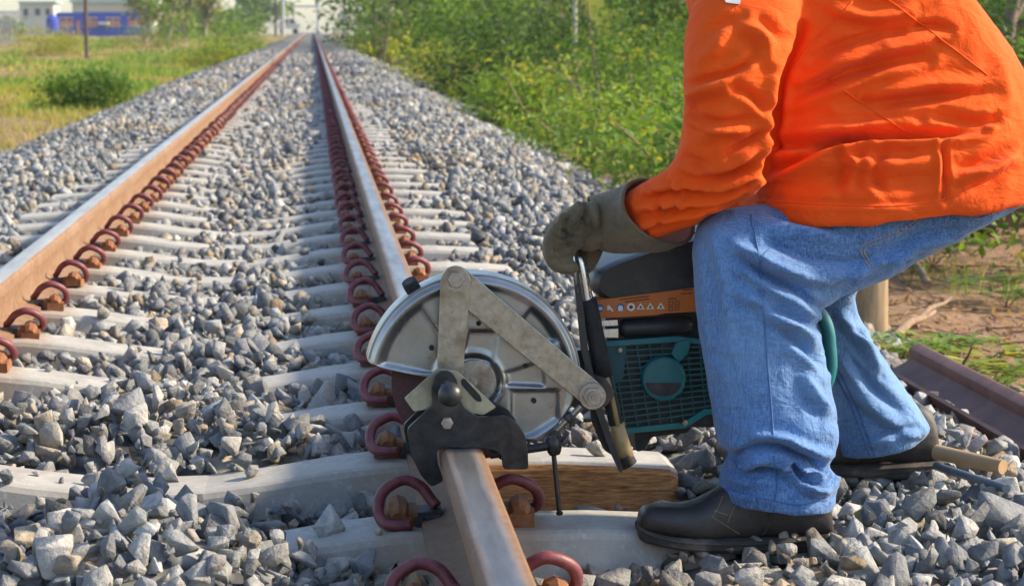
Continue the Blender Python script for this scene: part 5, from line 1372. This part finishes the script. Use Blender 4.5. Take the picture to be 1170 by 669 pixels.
        obj('leaf', V, Fc, LEAF_M, root, smooth=True, colors=tone('yellow' if k in (2, 5) else 'bright', 1, r).repeat(len(V), 0))
    # ---- fern-like weeds on the bare soil at the right
    def fern(px, py, sc, lab, nfr=9, kd='bright'):
        x, y = XYpx(px, py, -.33); z0 = min(float(h_ground(x, y)), -.30) if x > XC + 2.4 else float(h_ballast(x, y)) - .02
        root = empty('weed', (x, y, z0), lab, 'weed', 'feathery weeds on the bare soil'); st = []; LL = []
        for f in range(nfr):
            a = f * 2.4 + r.uniform(-.4, .4); ln = sc * r.uniform(.7, 1.2); d = np.array([math.cos(a), math.sin(a), 0])
            P = [np.array([x, y, z0]) + d * ln * t * .9 + np.array([0, 0, 1]) * ln * (1.1 * t - .75 * t * t) for t in np.linspace(0, 1, 9)]
            st.append(tube(np.array(P), np.linspace(.003, .001, 9), 5)); s = np.array([-d[1], d[0], 0])
            for i in range(2, 9):
                for sg in (-1, 1):
                    wl = .30 * ln * math.sin(math.pi * (i / 9.0)) ** .7 + .01; b = P[i]; tip = b + (s * sg + d * .45 + np.array([0, 0, r.uniform(-.1, .25)])) * wl; wv = d * wl * .20
                    m_ = b * .5 + tip * .5 + np.array([0, 0, .05 * wl]); V = np.array([b, m_ + wv, tip, m_ - wv]); LL.append((V, np.array([[0, 1, 2], [0, 2, 3]]), tone(kd, 1, r).repeat(4, 0)))
        obj('stem', *join(st), TWIG_M, root, smooth=True); V, Fc, C = cat3(LL); obj('foliage', V, Fc, LEAF_M, root, colors=C)
    fern(1048, 402, .26, 'feathery green weed beside the wooden stump'); fern(1095, 442, .28, 'bright feathery weed behind the rusty spare rail', 11, 'yellow'); fern(1132, 430, .24, 'feathery weed further back, behind the middle of the spare rail')
    fern(1160, 462, .25, 'feathery weed at the right picture edge above the spare rail', 10); fern(1075, 400, .20, 'small weed on the soil beyond the spare rail', 8); fern(1065, 300, .3, 'low weed in the middle of the bare soil', 8, 'mid'); fern(1150, 335, .28, 'weed on the soil near the right picture edge', 8, 'mid')
    fern(1030, 440, .2, 'weed between the trouser leg and the end of the spare rail', 9)
vegetation()

# ------------------------------------------------------------------ things on the right bank
RUST_M = Mat('dark_rust', rough=0.7); _n = RUST_M.noise(8, 6, .6); _m = RUST_M.noise(60, 5, .6)
RUST_M.color(RUST_M.mix(RUST_M.ramp(_n, [(.35, 0.), (.7, 1.)]), RUST_M.mix(_m, (.060, .022, .017), (.115, .045, .034)), (.18, .085, .065))); RUST_M.bump(_m, .3, .004); RUST_M = RUST_M.m
WOOD_M = Mat('weathered_wood', rough=.9); _w = WOOD_M.noise(24, 6, .65, WOOD_M.co(scale=(1, 1, .15)))
WOOD_M.color(WOOD_M.mix(WOOD_M.ramp(_w, [(.32, 0.), (.68, 1.)]), (.16, .10, .055), (.38, .275, .165))); WOOD_M.bump(_w, .6, .006); WOOD_M = WOOD_M.m
HANDLE_M = paint_mat('handle_wood', (.34, .21, .10), (.50, .34, .19), .6, 14, (.25, .17, .1))
PIPE_M = paint_mat('blue_grey_pipe', (.05, .075, .11), (.10, .13, .17), .5, 18, (.2, .17, .14))
def lying_rail(name, p0, p1, tilt, mat, label, cat, sc=1.0):
    p0, p1 = np.array(p0, float), np.array(p1, float); d = (p1 - p0) / np.linalg.norm(p1 - p0); s = np.cross(d, (0, 0, 1)); s /= np.linalg.norm(s); u = np.cross(s, d)
    ca, sa = math.cos(tilt), math.sin(tilt); s2, u2 = s * ca + u * sa, -s * sa + u * ca
    pr = rail_profile(); V, Fc = loft([[p0 + (p1 - p0) * t + (s2 * x + u2 * (z - .07)) * sc for x, z in pr] for t in np.linspace(0, 1, 5)])
    me = obj(name, V, Fc, mat, loc=tuple(p0), auto=40); return tag(me, label, cat)
zA = float(h_ballast(1.60, 6.0))
lying_rail('spare_rail', (1.60, 6.15, zA + .055), (1.56, 3.9, float(h_ballast(1.56, 3.9)) + .06), R(62), RUST_M, 'rusty dark spare rail lying on its side on the ballast slope at right', 'rail', 1.12)
lying_rail('scrap_rail', (*XYpx(1120, 262, -.3), -.30), (*XYpx(1200, 246, -.3), -.28), R(85), RUST_M, 'dark scrap rail on the soil below the jacket hem at the right edge', 'rail', 1.3)
x, y = XYpx(1140, 236, -.15); lying_rail('scrap_rail', (x - .5, y, -.16), (x + 1.6, y - .4, -.12), R(80), RUST_M, 'upper dark scrap rail lying behind the first, at the right edge', 'rail', 1.3)
# stump
def stump():
    Y = 8.2; x0 = Xat(962, Y); x1 = Xat(1014, Y); cx, w_ = (x0 + x1) / 2, (x1 - x0) / 2; r = np.random.default_rng(3); z0, z1 = -.36, float(at(1000, 321, Y)[2]); rings = []
    for t in np.linspace(0, 1, 7):
        rings.append([(cx + w_ * (1.0 - .06 * t) * math.copysign(abs(math.cos(a)) ** .6, math.cos(a)) * (1 + .04 * math.sin(3 * a + 1)), Y + w_ * math.copysign(abs(math.sin(a)) ** .6, math.sin(a)), z0 + (z1 - z0) * t + .02 * math.cos(a) * t) for a in np.linspace(0, 2 * math.pi, 22, endpoint=False)])
    tag(obj('wooden_stump', *loft(rings), WOOD_M, loc=(cx, Y, z0), auto=40), 'weathered squared wooden post standing behind the legs', 'post')
stump()
def rod(name, p, q, r, mat, label, cat, n=5, wob=0.0, grp=None):
    p, q = np.array(p, float), np.array(q, float); P = np.array([p + (q - p) * t + np.array([0, 0, wob * math.sin(t * 5)]) for t in np.linspace(0, 1, n)])
    rr = np.interp(np.linspace(0, 1, n), [0, 1], r) if not np.isscalar(r) else r
    return tag(obj(name, *tube(P, rr, 12), mat, loc=tuple(p), auto=50), label, cat, grp)
def on_bank(px, py, dz):
    """ballast point seen at a pixel"""
    d = FWD + RIGHT * ((px - 585.0) / F_PX) + UP * (-(py - 334.5) / F_PX); o = np.array([0, 0, CAM_Z])
    for Y in np.arange(3, 12, .01):
        P = o + d * (Y / d[1])
        g = float(h_ballast(P[0], P[1])) if P[0] < XC + 2.4 else float(h_ground(P[0], P[1]))
        if P[2] < g + dz: return P
    return P
rod('hammer_handle', on_bank(1070, 516, .05), on_bank(1146, 533, .05), [.0145, .0135], HANDLE_M, 'light wooden tool handle lying on the stones behind the far boot', 'tool handle')
rod('pipe', on_bank(1070, 532, .035), on_bank(1150, 558, .03), .0075, PIPE_M, 'blue-grey pipe lying in front of the wooden tool handle', 'pipe')
rod('offcut', on_bank(1095, 494, .02), on_bank(1140, 512, .02), .009, RUST_M, 'short rusty bar lying against the spare rail', 'bar')
rod('twig', on_bank(1088, 446, .0), at(1111, 392, on_bank(1088, 446, .0)[1] - .15), [.007, .003], RUST_M, 'upright red-brown twig leaning behind the spare rail', 'twig', 6, .01, 'dry twigs')
P = XYpx(1020, 402); rod('twig', (*P, -.34), at(1068, 350, P[1] + .6), [.02, .008], TWIG_M, 'thick dry branch beside the wooden post', 'twig', 6, .02, 'dry twigs')
P = XYpx(1045, 385); rod('twig', (*P, -.34), (P[0] + .28, P[1] + .5, -.27), [.014, .006], TWIG_M, 'short pale stick on the soil right of the wooden post', 'twig', 6, .02, 'dry twigs')
P = XYpx(1060, 330); rod('twig', (*P, -.36), (P[0] + .15, P[1] + 1.1, -.28), [.02, .006], TWIG_M, 'long dry stick on the bare soil', 'twig', 6, .02, 'dry twigs')
P = XYpx(545, 92); rod('log', (P[0] - .7, P[1] - .5, -.28), (P[0] + .6, P[1] + .9, -.08), [.09, .06], TWIG_M, 'pale fallen log among the weeds right of the ballast', 'log', 6, .03)
def soil_litter():
    r = np.random.default_rng(8); parts = []
    for i in range(240):
        px, py = r.uniform(1000, 1185), r.uniform(240, 430); x, y = XYpx(px, py); z = float(h_ground(x, y)) + .008; a = r.uniform(0, 6.28); L = r.uniform(.05, .28)
        e = np.array([x + math.cos(a) * L, y + math.sin(a) * L, z + r.uniform(0, .03)]); parts.append(tube(np.array([(x, y, z), (np.array([x, y, z]) + e) / 2 + r.normal(size=3) * .008, e]), [.004, .003, .0015], 5))
    tag(obj('twig_litter', *join(parts), TWIG_M, smooth=True), 'broken twigs and stalks strewn over the bare soil', 'twigs', kind='stuff')
    P = r.random((900, 2)); pts = []; 
    xy = np.array([XYpx(1000 + 185 * a, 240 + 200 * b) for a, b in P]); z = h_ground(xy[:, 0], xy[:, 1]) + .012
    V, Fc, C = leaves(np.column_stack([xy, z]), r.uniform(.018, .05, len(xy)), tone('dry', len(xy), r) * np.array([.75, .62, .55]), r, up=2.5, droop=0)
    tag(obj('leaf_litter', V, Fc, LEAF_M, colors=C), 'dry fallen leaves on the bare soil', 'leaves', kind='stuff')
soil_litter()
def dead_branches():
    r = np.random.default_rng(15); parts = []
    for i in range(130):
        y = 1 / r.uniform(1 / 60, 1 / 13); x = XC + 2.6 + r.random() * (.28 * y - 2.0); z = float(h_ground(x, y)) + r.uniform(0, .25); a = r.uniform(0, 6.28); L = r.uniform(.3, 1.1)
        e = np.array([x + math.cos(a) * L, y + math.sin(a) * L * .6, z + r.uniform(.05, .7)]); m_ = (np.array([x, y, z]) + e) / 2 + r.normal(size=3) * .06
        w_ = .006 + .00035 * y; parts.append(tube(np.array([(x, y, z), m_, e]), [w_, w_ * .7, w_ * .3], 5))
    tag(obj('dead_branches', *join(parts), TWIG_M, smooth=True), 'dry dead branches tangled through the weeds', 'branches', kind='stuff')
dead_branches()
def fallen_leaf():
    c = on_bank(1150, 476, .05); rows = []
    for t in np.linspace(0, 1, 8):
        wd = .026 * math.sin(math.pi * (t * .9 + .05)); p = c + np.array([.10 * (t - .5), .02 * t, -.03 * t + .02 * math.sin(3 * t)]); rows.append([p + np.array([0, -wd, .012 * (1 - t)]), p + np.array([0, 0, .004]), p + np.array([0, wd, .014])])
    V = np.array(rows).reshape(-1, 3); i = np.arange(7)[:, None] * 3; Fc = np.concatenate([i + np.array([[0, 1, 4, 3]]), i + np.array([[1, 2, 5, 4]])], 0)
    tag(obj('fallen_leaf', V, Fc, LEAF_M, smooth=True, colors=np.tile((.55, .27, .05), (len(V), 1)), loc=tuple(c)), 'curled orange-yellow dead leaf on the far side of the spare rail', 'leaf')
fallen_leaf()

# ------------------------------------------------------------------ poles, sign, buildings
WHITE_M = paint_mat('white_paint', (.62, .61, .57), (.76, .75, .70), .6, 6); GALV = paint_mat('galvanised', (.34, .35, .36), (.46, .47, .48), .6, 6); DARKPOST = paint_mat('dark_post', (.07, .045, .04), (.13, .085, .075), .8, 10)
def pole(name, px, Y, z1, r_, mat, label, z0=None, cat='pole'):
    x = Xat(px, Y); z0 = GROUND_Z - .1 if z0 is None else z0
    o = obj(name, *tube(np.array([(x, Y, z0), (x, Y, (z0 + z1) / 2), (x + .01, Y, z1)]), [r_, r_ * .97, r_ * .92], 12), mat, loc=(x, Y, z0), auto=50); return tag(o, label, cat)
pole('pole', 656, 37, 5.5, .038, paint_mat('sun_bleached_wood', (.42, .38, .31), (.58, .54, .46), .8, 8), 'thin pale pole standing among the shrubs on the right')
pole('fence_post', 104, 88, 3.6, .075, DARKPOST, 'thin dark post in the left field in front of the blue building')
pole('mast', 318, 300, 7, .16, DARKPOST, 'left of two far masts beside the rails'); pole('mast', 326.5, 300, 7, .22, GALV, 'right of two far masts beside the rails')
pole('mast', 366, 320, 8, .18, GALV, 'far mast right of the rails where they vanish')
def sign():
    Y = 118.; x = Xat(395.5, Y); z0 = GROUND_Z - .1; root = empty('track_sign', (x, Y, z0), 'white round sign on a post right of the far track', 'sign'); zc = float(at(395, 17, Y)[2])
    obj('post', *tube(np.array([(x, Y + .03, z0), (x, Y + .03, zc)]), .035, 10), GALV, root, auto=50)
    obj('disc', *cyl((x, zc), .22, Y - .02, Y, 28), WHITE_M, root); obj('disc_centre', *cyl((x, zc), .13, Y - .024, Y - .018, 24), GALV, root)
sign()
BLUE_M = paint_mat('blue_wall', (.015, .05, .36), (.03, .075, .45), .8, .4, (.06, .10, .38)); CREAM_M = paint_mat('cream_wall', (.52, .49, .42), (.66, .63, .55), .8, .5, (.4, .37, .32)); PINK_M = paint_mat('pink_shutter', (.42, .17, .13), (.52, .24, .18), .8, .5)
TEALROOF = paint_mat('pale_teal_roof', (.34, .46, .44), (.46, .58, .55), .6, .4); GLASS_M = paint_mat('dark_pane', (.03, .04, .05), (.06, .07, .08), .15, 1)
def pbox(px0, px1, py0, py1, Y, dep, y_off=0.0): 
    a, b = at(px0, py0, Y), at(px1, py1, Y); return box(((a[0] + b[0]) / 2, Y + y_off + dep / 2, (a[2] + b[2]) / 2), (abs(b[0] - a[0]), dep, abs(b[2] - a[2])))
def blue_building():
    Y = 300.; gz = GROUND_Z; root = empty('blue_building', (Xat(130, Y), Y, gz), 'long low blue building with pink shutters and a pale upper storey', 'building')
    obj('wall', *pbox(64, 171, 14.5, 44, Y, 9), BLUE_M, root); up = obj('upper_wall', *pbox(82, 170, 3.5, 14.3, Y, 8.6, .3), CREAM_M, root)
    a, b, c = at(79, 3.4, Y), at(174, 3.4, Y), at(126, -12, Y); V, Fc = prism([(a[0], a[2]), (b[0], b[2]), (b[0] - .5, b[2] + .9), (a[0] + .5, a[2] + .9)], Y - .7, Y + 9.8); rf = obj('roof', V, Fc, TEALROOF, root)
    for k in range(20): x = a[0] + (b[0] - a[0]) * (k + .5) / 20; obj('roof_rib', *box((x, Y - .72, a[2] + .45), (.07, .06, .9)), TEALROOF, rf)
    for k, (x0, x1) in enumerate(((68, 84), (96, 111), (121, 137), (146, 164))):
        w_ = obj('window', *pbox(x0, x1, 20.5, 30, Y - .06, .2), PINK_M, root)
        obj('window_frame', *join([pbox(x0 - .6, x1 + .6, 19.9, 20.6, Y - .1, .2), pbox(x0 - .6, x1 + .6, 30, 30.7, Y - .1, .2), pbox((x0 + x1) / 2 - .3, (x0 + x1) / 2 + .3, 20.6, 30, Y - .1, .2)]), CREAM_M, w_)
        for q in (0, 1): obj('pane', *pbox(x0 + 1 + q * (x1 - x0) / 2, (x0 + x1) / 2 - 1 + q * (x1 - x0) / 2, 21.5, 23.5, Y - .09, .1), GLASS_M, w_)
    obj('door', *pbox(87, 92, 24, 42, Y - .06, .2), PINK_M, root); obj('canopy', *pbox(112, 124, 25, 28.5, Y - 1.6, 1.7), CREAM_M, root)
    obj('end_pier', *pbox(171.2, 176, 6, 44, Y + .2, 7), CREAM_M, root)
blue_building()
def side_building(name, px0, px1, py0, Y, mat, label, wins):
    root = empty(name, (Xat((px0 + px1) / 2, Y), Y, GROUND_Z), label, 'building'); obj('wall', *pbox(px0, px1, py0, 46, Y, 8), mat, root)
    obj('roof', *pbox(px0 - 2, px1 + 2, py0 - 2.5, py0 - .1, Y - .6, 9.2), TEALROOF, root)
    for (a, b, c, d) in wins: w_ = obj('window', *pbox(a, b, c, d, Y - .08, .2), GLASS_M, root); obj('window_frame', *join([pbox(a - .5, b + .5, d, d + .7, Y - .15, .2), pbox(a - .5, b + .5, c - .7, c, Y - .15, .2)]), CREAM_M, w_)
side_building('house', 22, 62, 4, 330., CREAM_M, 'pale house between the corrugated fence and the blue building', ((27, 32, 10, 18), (40, 46, 10, 18), (52, 57, 10, 18)))
side_building('shed', 186, 238, 2, 360., CREAM_M, 'whitish shed behind the thin trees', ((192, 198, 10, 20), (206, 212, 10, 20), (222, 228, 10, 20)))
def corrugated():
    Y = 150.; gz = GROUND_Z; root = empty('corrugated_fence', (Xat(8, Y), Y, gz), 'cream corrugated sheet fence at the far left edge', 'fence')
    xs = np.linspace(-14, 20.5, 13); top = 14.5
    for k in range(12): obj('panel', *pbox(xs[k] + .12, xs[k + 1] - .12, top + .25 * (k % 2), 52, Y - .08 * (k % 2), .08), CREAM_M, root)
    obj('top_rail', *pbox(-14, 21, 13.2, 14.3, Y - .05, .2), BLUE_M, root); obj('end_post', *pbox(20.8, 22.2, 10, 53, Y - .1, .25), DARKPOST, root)
corrugated()
def tank():
    Y = 260.; c = at(60, 33, Y); z0 = GROUND_Z; root = empty('water_tank', (c[0], Y, z0), 'round blue water tank in front of the blue building', 'tank'); r_ = 7 * Y / F_PX; prof = [(0, .0), (r_ * .95, .0), (r_, .15), (r_, 1.5), (r_ * .9, 1.75), (r_ * .5, 2.0), (r_ * .22, 2.05), (r_ * .2, 2.2)]
    rings = [[(c[0] + max(a, .02) * math.cos(t), Y + max(a, .02) * math.sin(t), z0 + .4 + b) for t in np.linspace(0, 6.283, 24, endpoint=False)] for a, b in prof]; obj('tank_body', *loft(rings), BLUE_M, root, auto=40); obj('stand', *box((c[0], Y, z0 + .2), (r_ * 1.8, r_ * 1.8, .42)), CREAM_M, root)
tank()
def parked_wagon():
    Y = 335.; x = Xat(333, Y); root = empty('far_wagon', (x, Y, GROUND_Z), 'tiny pale vehicle standing beside the far end of the track', 'vehicle')
    obj('body', *prism([(x - 1.6, .5), (x + 1.6, .5), (x + 1.6, 1.2), (x + 1.1, 1.35), (x + .8, 2.0), (x - 1.0, 2.0), (x - 1.5, 1.35)], Y, Y + 1.8), WHITE_M, root)
    for s in (-1, 1): obj('wheel', *cyl((x + s * .95, .15), .38, Y - .04, Y + .2, 18), RUBBER, root); obj('window', *prism([(x + s * .5 - .35, 1.35), (x + s * .5 + .35, 1.35), (x + s * .5 + .2, 1.85), (x + s * .5 - .3, 1.85)], Y - .02, Y + .1), GLASS_M, root)
parked_wagon()
def gantry():
    Y = 345.; root = empty('signal_gantry', (Xat(352, Y), Y, GROUND_Z), 'pale gantry spanning the far end of the track', 'gantry')
    for px in (338, 367.5): x = Xat(px, Y); obj('post', *tube(np.array([(x, Y, GROUND_Z - .1), (x, Y, 4.4)]), .13, 8), GALV, root)
    obj('beam', *pbox(336, 370, 6.4, 8.6, Y - .1, .3), GALV, root)
gantry()

# ------------------------------------------------------------------ air
hz = Mat('haze_air'); hz.nt.nodes.remove(hz.b)
vp = hz.n('VolumePrincipled'); vp.inputs['Color'].default_value = (0.93, 0.95, 1.0, 1); vp.inputs['Density'].default_value = 0.0003; vp.inputs['Anisotropy'].default_value = 0.35
hz.l(vp.outputs[0], hz.out.inputs['Volume'])
V, Fc = box((0, 365, 6.5), (782, 832, 21)); V[:, 2] = np.where(V[:, 2] < 0, -5.0, 16.0)
tag(obj('haze', V, Fc, hz.m), 'pale haze hanging over the whole line', 'haze', kind='stuff')
